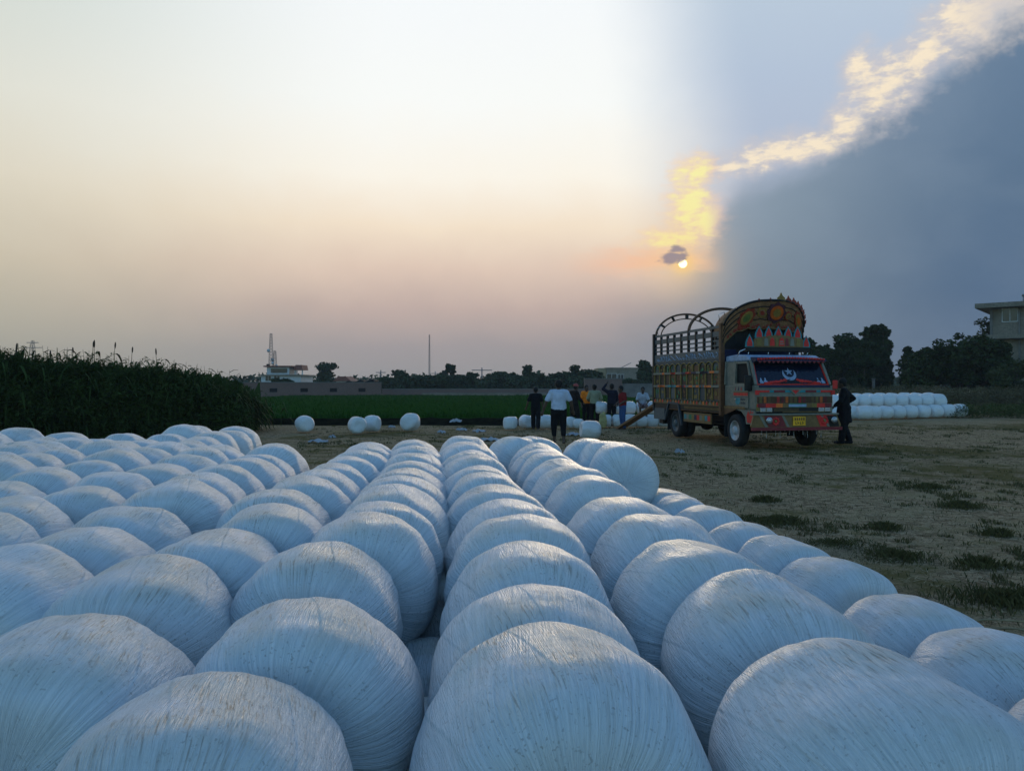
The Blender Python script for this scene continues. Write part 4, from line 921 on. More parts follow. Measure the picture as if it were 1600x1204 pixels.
m = MB(); m.lathe([(0, .08), (1.6, .08)], (.4, 1.13, .42), 'x', 10); m.build('axle', P_BK, TRK); m = MB(); m.lathe([(0, .1), (1.6, .1)], (.4, 4.95, .42), 'x', 10); m.ell((1.2, 4.95, .42), (.22, .22, .22)); m.build('axle', P_BK, TRK)
m = MB(); m.box(1.75, 2.3, .42, 2.2, 3.4, .8); m.build('fuel_tank', P_BK, TRK, bevel=.04)
m = MB(); m.box(.95, .5, .5, 1.45, 1.5, 1.0); m.build('engine', P_BK, TRK, bevel=.03)
m = MB(); m.lathe([(0, .12), (.1, .16), (.3, .16), (.36, .1)], (.42, .72, .62), 'x', 14); m.build('air_filter', P_DGREY, TRK)
m = MB(); m.box(AF + .1, 6.0, .35, AF + .5, 6.35, .72); m.build('tool_box', P_BK, TRK, bevel=.02)
m = MB(); m.box(.45, .3, .46, 1.95, .36, .94); m.box(.5, 1.45, .40, 1.9, 1.75, .95); m.build('underbody_shade_box', P_BK, TRK)  # black boxes added to fill the underside with shade
for a_ in (.12, 1.95): m = MB(); m.box(a_, 1.66, .22, a_ + .33, 1.68, .95); m.build('added_shade_flap', RUB, TRK)  # dark flaps added to deepen the shade behind the front wheels
for a_ in (.14, 1.85): m = MB(); m.box(a_, 5.5, .2, a_ + .42, 5.52, .9); m.build('added_shade_flap', RUB, TRK)  # same added dark flaps at the rear
m = MB(); m.box(.5, 2.0, .48, 1.9, 6.3, .55); m.build('underbody_shade_plate', P_BK, TRK)  # black plate added so the rear underside reads as shade
# hanging chains beneath the bumper
m = MB()
for i in range(15):
    a_ = .35 + i * .125; L2 = .18 + .08 * sin(i * 2.1)
    for k in range(int(L2 / .04)): m.ell((a_, .16, .50 - k * .04), (.012, .008, .02), 6, 4)
m.tube([(.3 + .1 * i, .16, .50 - .03 * abs(sin(i * .9))) for i in range(20)], .01, 5)
m.build('hanging_chains', P_CHR, TRK)
# wheels
def wheel(a, b_, s, dual=False):
    w_ = empty('wheel', (a, b_, .425)); w_.parent = TRK; R = .425
    for off in ((0, .27) if dual else (0,)):
        q = MB(); o = off * s
        q.lathe([(o + s * v, r) for v, r in ((.06, .25), (.0, .262), (-.01, .32), (.0, R - .04), (.03, R - .005), (.11, R), (.19, R - .005), (.22, R - .04), (.23, .3), (.22, .25))], (0, 0, 0), 'x', 32, capped=False); q.build('tyre', RUB, w_)
    q = MB(); q.lathe([(s * v, r) for v, r in ((.015, .265), (.0, .255), (.03, .23), (.06, .225), (.075, .19), (.03 if not dual else .12, .14), (.02, .12), (-.01, .10), (-.03, .075), (-.035, .02))], (0, 0, 0), 'x', 28)
    rim = q.build('rim', P_SILV if not dual else P_DGREY, w_)
    q = MB()
    for k in range(8): t_ = 2 * pi * k / 8; q.lathe([(s * .0, .016), (-s * .02 + s * .01, .014)], (s * .03, .13 * cos(t_), .13 * sin(t_)), 'x', 6)
    q.build('wheel_nuts', P_CHR, rim)
    q = MB()
    for k in range(6): t_ = 2 * pi * (k + .5) / 6; q.lathe([(0, .03), (s * .003, .028)], (s * .055 - s * .012, .195 * cos(t_), .195 * sin(t_)), 'x', 10)
    q.build('rim_holes', P_BK, rim)
wheel(.13, 1.13, 1); wheel(2.27, 1.13, -1); wheel(.16, 4.95, 1, True); wheel(2.24, 4.95, -1, True)
# ---- cab
CL, CR_ = .15, 2.25
cab = empty('cab'); cab.parent = TRK
WA = [(1.13 + .56 * cos(t_), .44 + .50 * sin(t_)) for t_ in [pi * k / 10 for k in range(11)]]      # wheel arch
m = MB()
prof = [(.12, .62), (.12, 1.0), (.10, 1.30), (.13, 1.60), (1.72, 1.60), (1.72, .62)]
m.prism([(.10, .98), (.08, 1.35), (.13, 1.60), (1.72, 1.60), (1.72, .98)], CL, CR_, 'x'); m.build('lower_body', P_WHITE, cab, bevel=.03)
for a0, a1 in ((CL - .012, CL + .03), (CR_ - .03, CR_ + .012)):
    q = MB(); pts = [(.12, .60), (.12, .978), (1.72, .978), (1.72, .70)] + [(max(.57, min(1.69, x)), max(.6, z)) for x, z in WA]
    q.prism([(.12, .62), (.55, .62), (.60, .80), (.80, .93), (1.13, .977), (.12, .977)], a0, a1, 'x'); q.build('wheel_arch_panel', P_WHITE, cab)
for z0, z1, M_ in ((.99, 1.08, P_BRN),):
    q = MB(); q.prism([(1.0, .98), (1.72, .80), (1.72, 1.06), (.75, 1.06)], CL - .03, CL - .004, 'x'); q.build('fender_lip', P_BRN, cab)
# pillars & roof
def pillar(p, q, w_, d_, M_, nm='pillar'):
    m = MB(); m.beam(p, q, w_, d_); return m.build(nm, M_, cab, bevel=.01)
ZB, ZT = 1.60, 2.20
for a_ in (CL + .035, CR_ - .035):
    pillar((a_, .16, ZB), (a_ + (.05 if a_ < 1 else -.05), .48, ZT + .02), .07, .08, P_WHITE)
    pillar((a_, 1.20, ZB), (a_ + (.03 if a_ < 1 else -.03), 1.20, ZT + .02), .06, .10, P_WHITE)
    pillar((a_, 1.66, ZB), (a_ + (.03 if a_ < 1 else -.03), 1.66, ZT + .02), .06, .14, P_WHITE)
m = MB(); m.prism([(.46, ZT), (.50, ZT + .09), (.7, ZT + .16), (1.2, ZT + .19), (1.74, ZT + .16), (1.74, ZT)], CL + .04, CR_ - .04, 'x'); m.build('roof', P_STAR, cab, bevel=.04)
m = MB(); m.box(CL + .05, 1.68, 1.602, CR_ - .05, 1.72, ZT - .002); m.build('cab_back', P_BK, cab)
m = MB(); m.box(CL + .12, .5, 1.603, CR_ - .12, 1.6, 1.66); m.box(CL + .15, 1.35, 1.66, CR_ - .15, 1.6, 2.1); m.build('seat_bench', P_BK, cab)
m = MB(); m.prism([(1.22, ZB), (1.64, ZB), (1.64, ZT), (1.22, ZT)], CL + .02, CL + .05, 'x'); m.build('quarter_panel', P_WHITE, cab); m = MB(); m.prism([(1.22, ZB), (1.64, ZB), (1.64, ZT), (1.22, ZT)], CR_ - .05, CR_ - .02, 'x'); m.build('quarter_panel', P_WHITE, cab)
# windshield
def wsq(u, v, off=0.0):             # u 0..1 across, v 0..1 up
    a0 = CL + .07 + .05 * v; a1 = CR_ - .07 - .05 * v
    return (a0 + (a1 - a0) * u, .165 + .32 * v - off * .9, ZB + .01 + (ZT - ZB - .01) * v + off * .45)
m = MB(); m.add([wsq(0, 0), wsq(1, 0), wsq(1, 1), wsq(0, 1), wsq(0, 0, -.012), wsq(1, 0, -.012), wsq(1, 1, -.012), wsq(0, 1, -.012)], [(0, 1, 2, 3), (7, 6, 5, 4), (0, 4, 5, 1), (1, 5, 6, 2), (2, 6, 7, 3), (3, 7, 4, 0)]); WSH = m.build('windshield', WGLASS, cab)
def ws_shape(name, poly, M_, off=.006):
    m = MB(); n = len(poly); vs = [wsq(u, v, off) for u, v in poly] + [wsq(u, v, off - .004) for u, v in poly]
    m.add(vs, [tuple(range(n)), tuple(range(2 * n - 1, n - 1, -1))] + [(i, i + n, (i + 1) % n + n, (i + 1) % n) for i in range(n)]); return m.build(name, M_, WSH)
ar = (ZT - ZB) / 1.85 * 1.12
def disc_pts(cu, cv, r, t0, t1, n, rx=None): return [(cu + r * cos(t0 + (t1 - t0) * k / n) * ar / 1.05, cv + r * sin(t0 + (t1 - t0) * k / n)) for k in range(n + 1)]
cu, cv = .49, .44
m = MB(); vs = []; n = 26                                        # crescent opening upward
for k in range(n + 1):
    t_ = radians(135) + radians(270) * k / n; vs.append(wsq(cu + .27 * cos(t_) * ar, cv + .27 * sin(t_), .010))
    vs.append(wsq(cu + (.27 - .135 * max(0.0, sin(pi * k / n)) ** .8) * cos(t_) * ar * (1 if 0 < k < n else 1), cv + .035 * sin(pi * k / n) + (.27 - .10 * sin(pi * k / n)) * sin(t_), .010))
m.add(vs, [(2 * k, 2 * k + 2, 2 * k + 3, 2 * k + 1) for k in range(n)]); m.build('crescent_sticker', P_STAR, WSH)
ws_shape('star_sticker', [(cu + (.17 if k % 2 == 0 else .07) * cos(pi / 2 + pi * k / 5) * ar, cv + .10 + (.17 if k % 2 == 0 else .07) * sin(pi / 2 + pi * k / 5)) for k in range(10)], P_STAR, .011)
ws_shape('dashboard_hump', [(.34, .03), (.66, .03), (.60, .14), (.54, .20), (.46, .20), (.40, .14)], P_BK, .007)
m = MB(); rr2 = random.Random(8)
for side in (0, 1):
    for k in range(26):
        u = .12 + .3 * k / 25; v = .05 + .14 * (k / 25) * rr2.uniform(.6, 1.1); u = u if side == 0 else 1 - u
        p_ = wsq(u, v, .012); m.ell(p_, (.04, .008, .032), 7, 4)
m.build('red_garland', P_RED, WSH)
for i, u in enumerate((.07, .13, .88, .94)):
    ws_shape('bird_sticker', [(u + .03 * x_, .05 + .2 * y_) for x_, y_ in ((-.6, 0), (.9, .0), (1, .35), (.35, .6), (.2, 1.1), (-.3, 1.15), (-.4, .7), (-.8, .5))], P_STAR, .009)
m = MB()
for u0, v0, u1, v1 in ((0, 0, 1, 0), (0, 0, 0, 1), (1, 0, 1, 1), (0, 1, 1, 1)): m.beam(wsq(u0, v0, .01), wsq(u1, v1, .01), .045, .03)
m.build('windshield_trim', P_RED, cab)
for u in (.28, .70): m = MB(); m.beam(wsq(u, 0, .02), wsq(u + .2, .22, .02), .014, .012); m.build('wiper', P_BK, cab)
# visor with painted valance
m = MB(); m.prism([(.46, ZT - .06), (.22, ZT + .00), (.24, ZT + .05), (.50, ZT + .10)], CL + .08, CR_ - .08, 'x'); m.build('sun_visor', P_BLUE, cab)
m = MB()
for i in range(24): a_ = CL + .14 + i * .078; m.ell((a_, .215, ZT + .04 + .035 * cos((i - 11.5) / 11.5 * 1.5)), (.04, .015, .03), 7, 4)
m.build('visor_flowers', P_RED, cab)
m = MB()
for i in range(15): a_ = CL + .12 + i * .124; m.prism([(a_, ZT + .0), (a_ + .12, ZT), (a_ + .06, ZT - .06)], .205, .215, 'y')
m.build('visor_fringe', P_MAR, cab)
# door on the near side
door = empty('door'); door.parent = TRK
m = MB(); m.prism([(.42, 1.02), (.42, 1.60), (1.16, 1.60), (1.16, 1.02)], CL - .03, CL - .003, 'x'); m.build('door_skin', P_WHITE, door, bevel=.008)
m = MB()
for p_, q_ in (((CL - .0, .30, 1.62), (CL + .04, .56, 2.17)), ((CL + .04, .56, 2.17), (CL + .035, 1.14, 2.17)), ((CL + .035, 1.14, 2.17), (CL - .0, 1.14, 1.62)), ((CL, .30, 1.62), (CL, 1.16, 1.62))): m.beam(p_, q_, .045, .05)
m.build('window_frame', P_WHITE, door)
m = MB(); m.prism([(.34, 1.63), (1.13, 1.63), (1.13, 2.15), (.58, 2.15)], CL + .06, CL + .065, 'x'); m.build('window_shade_sheet', OPEN, door)  # near-black sheet paints the cab's inner shade behind the open window
def dd_(nm, b0, b1, z0, z1, M_, par=door, k=.032): q = MB(); q.box(CL - k - .004, b0, z0, CL - k, b1, z1); return q.build(nm, M_, par)
dd_('red_stripe', .42, 1.16, 1.33, 1.40, P_RED); dd_('ochre_stripe', .42, 1.16, 1.405, 1.43, P_OCH); dd_('dark_line', .42, 1.16, 1.29, 1.30, P_BLUE)
q = MB(); q.prism([(.88, 1.10), (1.0, 1.10), (1.06, 1.16), (1.06, 1.27), (.82, 1.27), (.82, 1.16)], CL - .037, CL - .0325, 'x'); q.build('green_shield', P_TEAL, door)
for k_ in range(2):
    q = MB()
    for j in range(4): q.box(CL - .0365, .56 + j * .06, 1.12 + k_ * .09, CL - .0325, .60 + j * .06, 1.165 + k_ * .09 + .01 * (j % 2))
    q.build('door_lettering', P_SLATE, door)
for b_, M_ in ((1.05, P_MAR), (.9, P_BLUE), (.75, P_RED), (.6, P_TEAL)): q = MB(); q.prism([(b_ - .03, 1.46), (b_ + .03, 1.46), (b_, 1.56)], CL - .037, CL - .0325, 'x'); q.build('painted_leaf', M_, door)
q = MB(); q.box(CL - .06, .98, 1.22, CL - .037, 1.10, 1.245); q.build('door_handle', P_CHR, door)
q = MB(); q.prism([(.15, .64), (.48, .66), (.52, .82), (.44, .95), (.36, .86), (.32, .97), (.25, .88), (.2, .96)], CL - .018, CL - .0125, 'x'); q.build('red_flower_paint', P_RED, cab)
q = MB(); q.prism([(.55, .99), (1.7, .99), (1.7, 1.05), (.6, 1.05)], CL - .034, CL - .031, 'x'); q.build('ochre_edge', P_OCH, cab)
# mirror
mi = MB(); mi.tube([(CL, .35, 1.75), (CL - .17, .28, 1.70), (CL - .17, .28, 1.48), (CL, .33, 1.45)], .012, 6); mo = mi.build('mirror_arm', P_BK, cab)
q = MB(); q.box(CL - .20, .26, 1.46, CL - .0, .30, 1.84); q.build('side_mirror', P_BK, cab, bevel=.015)
mi = MB(); mi.tube([(CR_, .35, 1.75), (CR_ + .2, .25, 1.70)], .012, 6); mi.build('mirror_arm', P_BK, cab)
q = MB(); q.box(CR_ + .10, .22, 1.5, CR_ + .24, .25, 1.72); q.build('side_mirror', P_RED, cab, bevel=.015)
# nose panels: stripes, grille, lights
def nose(nm, a0, a1, z0, z1, M_, k=.0, par=cab, t_=.02): q = MB(); q.box(a0, .085 - k - t_, z0, a1, .085 - k, z1); return q.build(nm, M_, par)
nose('nose_skin', CL + .01, CR_ - .01, .94, 1.585, P_WHITE, -.02, t_=.03)
nose('dark_cowl', CL + .08, CR_ - .08, 1.535, 1.60, P_BLUE, .005)
nose('upper_stripe', CL + .14, CR_ - .14, 1.415, 1.475, P_TEAL, .006)
for a0, a1, M_ in ((.22, .50, P_RED), (1.9, 2.18, P_RED), (.62, .92, P_MAR), (1.48, 1.78, P_MAR)): nose('stripe_patch', a0, a1, 1.418, 1.472, M_, .027, t_=.004)
q = MB(); q.prism([(1.02, 1.50), (1.38, 1.50), (1.20, 1.34)], .045, .056, 'y'); q.build('badge_panel', P_WHITE, cab)
q = MB(); q.prism([(1.10, 1.475), (1.30, 1.475), (1.20, 1.375)], .038, .0448, 'y'); q.build('nose_triangle', P_RED, cab)
G1 = nose('grille', CL + .02, CR_ - .02, 1.155, 1.315, P_BRN, .006)
for i in range(5): nose('grille_bar', CL + .04, CR_ - .04, 1.168 + i * .03, 1.178 + i * .03, P_BK, .027, G1, .006)
for i in range(17):
    a_ = CL + .08 + i * .118; nose('grille_paint', a_, a_ + .07, 1.16, 1.31, [P_YEL, P_BRN, P_ORG, P_RED, P_OCH, P_MAR][(i * 2 + i // 3) % 6], .0265, G1, .0004 + .001)
for i, (a0, a1, M_) in enumerate(((.20, .40, P_MAR), (.40, .68, P_RED), (.68, .86, P_ORG), (.86, 1.02, P_OCH), (1.02, 1.5, P_GRN), (1.5, 1.66, P_OCH), (1.66, 1.8, P_YEL), (1.8, 2.02, P_RED), (2.02, 2.2, P_MAR))): nose('colour_block', a0 + .001, a1 - .001, 1.045, 1.145, M_, .006)
nose('blank_plate', 1.02, 1.5, 1.06, 1.125, P_STAR, .028, t_=.01)
nose('lamp_panel', CL + .12, CR_ - .12, .93, 1.04, P_BK, .006)
GL_ = mat('lamp_glass', (.45, .5, .55), .12, metal=.4, var=.1)
for a_ in (.33, .50, 1.92, 2.09):
    q = MB(); q.box(a_ - .085, .045, .935, a_ + .07, .06, 1.035); hl = q.build('headlight', P_CHR, cab, bevel=.006)
    q = MB(); q.box(a_ - .07, .038, .95, a_ + .055, .0445, 1.02); q.build('lens', GL_, hl)
for i in range(3): nose('grille_slat', .62, 1.3, .95 + i * .03, .96 + i * .03, P_OCH, .027, t_=.008)
nose('cream_slat', .85, 2.0, .925, .945, P_OCH, .03, t_=.02)
nose('corner_flower', CL + .0, CL + .09, .96, 1.14, P_YEL, .012, t_=.004); nose('corner_flower', CL + .02, CL + .07, 1.06, 1.13, P_RED, .0165, t_=.004)
for a_ in (CL - .03, CR_ - .06): nose('indicator', a_, a_ + .10, 1.36, 1.47, P_RED, .012, t_=.03)
# bumper
bp_ = empty('bumper'); bp_.parent = TRK
m = MB(); m.prism([(-.02, .55), (2.38, .55), (2.42, .60), (2.30, .86), (.04, .86), (-.04, .60)], -.02, .03, 'y'); m.build('bumper_plate', P_OCH, bp_)
m = MB(); m.prism([(-.04, .485), (2.42, .485), (2.42, .56), (-.04, .56)], -.07, -.0203, 'y'); m.build('bumper_rail', P_MAR, bp_)
m = MB(); m.box(0, -.06, .8605, 2.33, .10, .90); m.build('bumper_top', P_WHITE, bp_)
def bpoly(nm, pts, M_, k=.0): q = MB(); q.prism(pts, -.026 - k, -.0205 - k, 'y'); return q.build(nm, M_, bp_)
bpoly('bumper_paint', [(.0, .57), (.22, .57), (.10, .84), (.05, .84)], P_OCH); bpoly('bumper_paint', [(.34, .57), (.42, .57), (.24, .855), (.17, .855)], P_WHITE); bpoly('bumper_paint', [(.44, .57), (.90, .57), (.78, .85), (.30, .85)], P_MAR)
bpoly('bumper_paint', [(.93, .57), (1.0, .57), (.84, .855), (.78, .855)], P_WHITE); bpoly('bumper_paint', [(1.5, .57), (1.82, .57), (1.66, .85), (1.5, .85)], P_OCH); bpoly('bumper_paint', [(1.84, .57), (2.0, .57), (2.2, .855), (1.72, .855)], P_RED, .002); bpoly('bumper_paint', [(2.04, .57), (2.1, .57), (1.9, .855), (1.84, .855)], P_WHITE, .006)
bpoly('dark_corner', [(2.1, .57), (2.36, .57), (2.28, .84), (2.0, .84)], P_BK, .003)
pl = MB(); pl.box(1.08, -.045, .60, 1.42, -.03, .82); pl_ = pl.build('licence_plate', P_PLATE, bp_, bevel=.004)
q = MB()
for i in range(5): a_ = 1.12 + i * .058; q.box(a_, -.049, .73, a_ + .034, -.0455, .79); 
for i in range(4): a_ = 1.14 + i * .064; q.box(a_, -.049, .63, a_ + .012, -.0455, .70); q.box(a_ + .0125, -.049, .63 + .03 * (i % 2), a_ + .036, -.0455, .645 + .03 * (i % 2))
q.build('plate_marks', P_BRN, pl_)
for (a_, zz) in ((.62, .71), (1.95, .72)):
    fl = MB()
    for k in range(8): t_ = 2 * pi * k / 8; fl.ell((a_ + .075 * cos(t_), -.03, zz + .075 * sin(t_)), (.035, .012, .035), 8, 5)
    fo = fl.build('painted_rose', P_RED, bp_); fl = MB(); fl.ell((a_, -.035, zz), (.035, .012, .035), 8, 5); fl.build('rose_heart', P_YEL, fo)
for a_ in (.43, 2.2):
    q = MB(); q.lathe([(0, .075), (-.04, .085), (-.045, .07)], (a_, -.03, .73), 'y', 16); fo = q.build('fog_lamp', P_CHR, bp_); q = MB(); q.lathe([(-.0455, .068), (-.056, .03)], (a_, -.03, .73), 'y', 16); q.build('lens', GL_, fo)
# roof rack board with red spikes
rk = empty('roof_sign'); rk.parent = TRK
m = MB(); m.box(.40, .96, 2.47, 2.2, 1.04, 2.575); m.box(.40, 1.5, 2.47, 2.2, 1.56, 2.55)
for a_ in (.40, 2.12): m.box(a_, 1.04, 2.47, a_ + .08, 1.5, 2.54)
m.build('rack_frame', P_BK, rk)
m = MB()
for a_ in (.44, 1.0, 1.6, 2.12): m.tube([(a_, 1.0, 2.36), (a_ + .02, 1.0, 2.48)], .014, 6)
m.tube([(.2, 1.1, 2.33), (.24, 1.05, 2.47), (.40, 1.0, 2.54)], .018, 6)
m.build('rack_legs', P_CHR, rk)
BZ0 = 2.583
m = MB(); pts = [(.60, BZ0), (2.0, BZ0)] + [(2.0 - 1.40 * k / 16, BZ0 + .20 + .10 * sin(pi * k / 16) + (.02 if k % 2 else 0)) for k in range(17)]
m.prism(pts, .98, 1.015, 'y'); m.build('sign_board', P_OCH, rk)
for a0, M_, w_ in ((.66, P_YEL, .16), (.88, P_WHITE, .12), (1.04, P_RED, .14), (1.21, P_YEL, .06), (1.30, P_RED, .16), (1.48, P_MAR, .1), (1.62, P_WHITE, .12), (1.80, P_YEL, .12)):
    q = MB(); q.prism([(a0, BZ0 + .03), (a0 + w_, BZ0 + .03), (a0 + w_ * .9, BZ0 + .2), (a0 + w_ * .5, BZ0 + .25), (a0 + w_ * .1, BZ0 + .2)], .972, .9795, 'y'); q.build('sign_painting', M_, rk)
q = MB(); q.box(1.32, .967, BZ0 + .07, 1.44, .9715, BZ0 + .1); q.box(1.33, .967, BZ0 + .13, 1.42, .9715, BZ0 + .16); q.build('sign_lettering', P_WHITE, rk)
def spike(a_, z_, h_, w_):
    sp = MB(); prof = [(-.5, 0), (-.46, .35), (-.3, .62), (0, 1.0), (.3, .62), (.46, .35), (.5, 0)]
    sp.prism([(a_ + x * w_ * 1.35, z_ + y * h_ * 1.12) for x, y in prof], .996, 1.012, 'y'); o = sp.build('spike', P_TEAL, rk)
    sp = MB(); sp.prism([(a_ + x * w_ * .85, z_ + .02 + y * h_ * .9) for x, y in prof], .988, .9955, 'y'); sp.build('spike_face', P_RED, o)
for a_ in (.75, 1.02, 1.30, 1.58, 1.85): spike(a_, BZ0 + .235, .28, .18)
spike(.48, BZ0 + .0, .30, .18); spike(2.10, BZ0 + .0, .28, .17)
# ---- carved crown over the cab
crw = empty('crown_canopy'); crw.parent = TRK
def cr_out(u): return 3.10 + .72 * (1 - abs(u) ** 3.0) ** .55 if abs(u) < 1 else 3.10
def cr_in(u): return 2.38 + .74 * max(0.0, 1 - abs(u) ** 4) ** .5 - .05 * abs(sin(u * 13))
def cpt(u, v, off=0.0):              # v 0 lower edge .. 1 upper edge
    z_ = cr_in(u) + (cr_out(u) - cr_in(u)) * v
    return (1.29 + 1.19 * u, 1.80 - .42 * (1 - u * u) * (.55 + .45 * v) - .22 * max(0, (z_ - 2.6)) / 1.2 - off, z_)
m = MB(); nu_, nv_ = 60, 12; vs = []
US = [sin(-pi / 2 + pi * i / nu_) for i in range(nu_ + 1)]
for lay in (0, -.05):
    for j in range(nv_ + 1):
        for u in US: vs.append(cpt(u, j / nv_, lay))
N1 = nu_ + 1; NL = N1 * (nv_ + 1); fs = []
for j in range(nv_):
    for i in range(nu_):
        a_ = j * N1 + i; fs.append((a_, a_ + 1, a_ + N1 + 1, a_ + N1)); fs.append((a_ + NL, a_ + NL + N1, a_ + NL + N1 + 1, a_ + NL + 1))
for i in range(nu_): fs.append((i, i + NL, i + NL + 1, i + 1)); t0 = nv_ * N1 + i; fs.append((t0, t0 + 1, t0 + NL + 1, t0 + NL))
for j in range(nv_): a_ = j * N1; fs.append((a_, a_ + N1, a_ + N1 + NL, a_ + NL)); a_ = j * N1 + nu_; fs.append((a_, a_ + NL, a_ + NL + N1, a_ + N1))
m.add(vs, fs); m.build('carved_front', WOOD, crw)
m = MB()
for v in (.98, .78, .56, .34): m.tube([cpt(u * .995, v, .012) for u in US[1:-1]], .013, 5)
m.tube([cpt(u * .995, 1.0, .0) for u in US[1:-1]], .03, 6); m.build('plank_battens', P_BK, crw)
m = MB(); m.tube([cpt(u * .995, .03, .012) for u in US[1:-1]], .022, 5); m.build('lower_trim', P_OCH, crw)
vs = []
for b_, dz in ((None, 0), (1.9, -.04), (2.25, -.10)):
    for u in US: x_, y_, z_ = cpt(u, 1.0, 0); vs.append((x_, y_ + .05 if b_ is None else b_, z_ + dz))
m = MB(); m.add(vs, [(j * N1 + i, j * N1 + i + 1, (j + 1) * N1 + i + 1, (j + 1) * N1 + i) for j in range(2) for i in range(nu_)], True); o = m.build('canopy_hood', WOOD, crw)
so = o.modifiers.new('thick', 'SOLIDIFY'); so.thickness = .04
def medal(u, v, r, M1, M2, M3):
    c = Vector(cpt(u, v, .02)); e1 = (Vector(cpt(u + .03, v, .02)) - c).normalized(); e2 = (Vector(cpt(u, v + .03, .02)) - c).normalized(); nn = e1.cross(e2).normalized()
    if nn.y > 0: nn = -nn
    par = None
    for k, (rr_, M_) in enumerate(((1.0, M1), (.72, M2), (.42, M3))):
        q = MB(); pts = []; n_ = 32
        for i in range(n_): t_ = 2 * pi * i / n_; s_ = r * rr_ * (1 + (.10 * cos(8 * t_) if k == 0 else 0)); pts.append(c + e1 * cos(t_) * s_ + e2 * sin(t_) * s_)
        hh = [nn * (-.03), nn * (.012 + .012 * k)]
        q.add([p_ + hh[0] for p_ in pts] + [p_ + hh[1] for p_ in pts], [tuple(range(n_)), tuple(range(2 * n_ - 1, n_ - 1, -1))] + [(i, i + n_, (i + 1) % n_ + n_, (i + 1) % n_) for i in range(n_)])
        o_ = q.build('medallion' if k == 0 else 'medallion_ring', M_, par or crw); par = par or o_
RS = paint('dull_red', (140, 50, 32)); OS = paint('dull_orange', (190, 88, 24)); GS = paint('dull_green', (92, 104, 52)); PS = paint('dull_purple', (82, 46, 58)); YS = paint('dull_yellow', (140, 112, 52))
medal(-.56, .46, .24, RS, YS, GS); medal(-.24, .55, .13, YS, WOOD, RS); medal(.10, .58, .27, PS, OS, YS); medal(.42, .5, .12, RS, YS, WOOD); medal(.74, .5, .22, RS, YS, OS)
m = MB(); rr3 = random.Random(4)
for _ in range(70): u = rr3.uniform(-.93, .93); p_ = cpt(u, rr3.choice([.08, .12, .16]), .02); m.ell(p_, (.03, .012, .03), 6, 4)
m.build('carved_rosettes', RS, crw)
for u, h_ in ((.16, .19), (.36, .14), (.52, .14), (.65, .13), (.76, .13), (.85, .12), (.92, .11), (.97, .10), (-.1, .06), (-.35, .06)):
    c = cpt(u, 1.0, 0); tilt_ = max(0, (abs(u) - .5)) * 1.6; q = MB(); w_ = h_ * .6
    ca, sa = cos(-tilt_), sin(-tilt_); ff = lambda x, y: (c[0] + x * ca - y * sa, c[2] + x * sa + y * ca)
    q.prism([ff(-w_, -.03), ff(w_, -.03), ff(w_ * .9, h_ * .4), ff(w_ * .35, h_ * .65), ff(0, h_ * 1.1), ff(-w_ * .35, h_ * .65), ff(-w_ * .9, h_ * .4)], c[1] - .01, c[1] + .03, 'y'); q.build('finial', RS if h_ < .15 else YS, crw)
# hoops over the load
def hoop(b_, r_, ztop, inner=False):
    root = empty('roof_hoop'); root.parent = TRK; q = MB()
    def pt(t_, k=0.0): return (1.2 + (1.08 - k) * cos(t_), b_, 3.15 + (ztop - 3.15 - k * .9) * sin(t_))
    q.tube([pt(pi * k / 28) for k in range(29)], r_, 6); q.build('hoop_bar', P_BRN, root)
    if inner:
        q = MB(); q.tube([pt(pi * k / 28, .17) for k in range(29)], r_ * .55, 6); q.build('inner_bar', P_BRN, root)
        for k in (5, 9.5, 14, 18.5, 23):
            q = MB(); q.beam(pt(pi * k / 28, .0), pt(pi * k / 28, .17), .10, .05); q.build('spacer_block', P_BK, root)
    return root
hoop(6.42, .035, 3.92, True); hoop(3.9, .045, 3.86)
for a_, b_ in ((AF + .02, 6.2), (AF + .05, 5.9)): pass
m = MB(); m.tube([(AF + .05, 6.3, 3.2), (AF - .02, 6.25, 3.42), (AF + .12, 6.2, 3.5)], .01, 5); m.tube([(AF + .1, 2.1, 3.3), (AF + .02, 2.0, 3.5), (AF + .16, 1.95, 3.56), (AF + .2, 2.0, 3.4)], .01, 5); m.build('tie_hooks', P_CHR, TRK)
# the loading plank behind
pa, pb = P(1030, 642, 25.6), Vector(((968 - 800) / F * 27.6, 27.6, .03))
m = MB(); m.beam((0, 0, 0), pb - Vector((pa.x, pa.y, .98)), .34, .07); tag(m.build('loading_plank', WOOD, loc=(pa.x, pa.y, .98)), 'wooden loading plank sloping from the truck bed to the ground', 'plank')
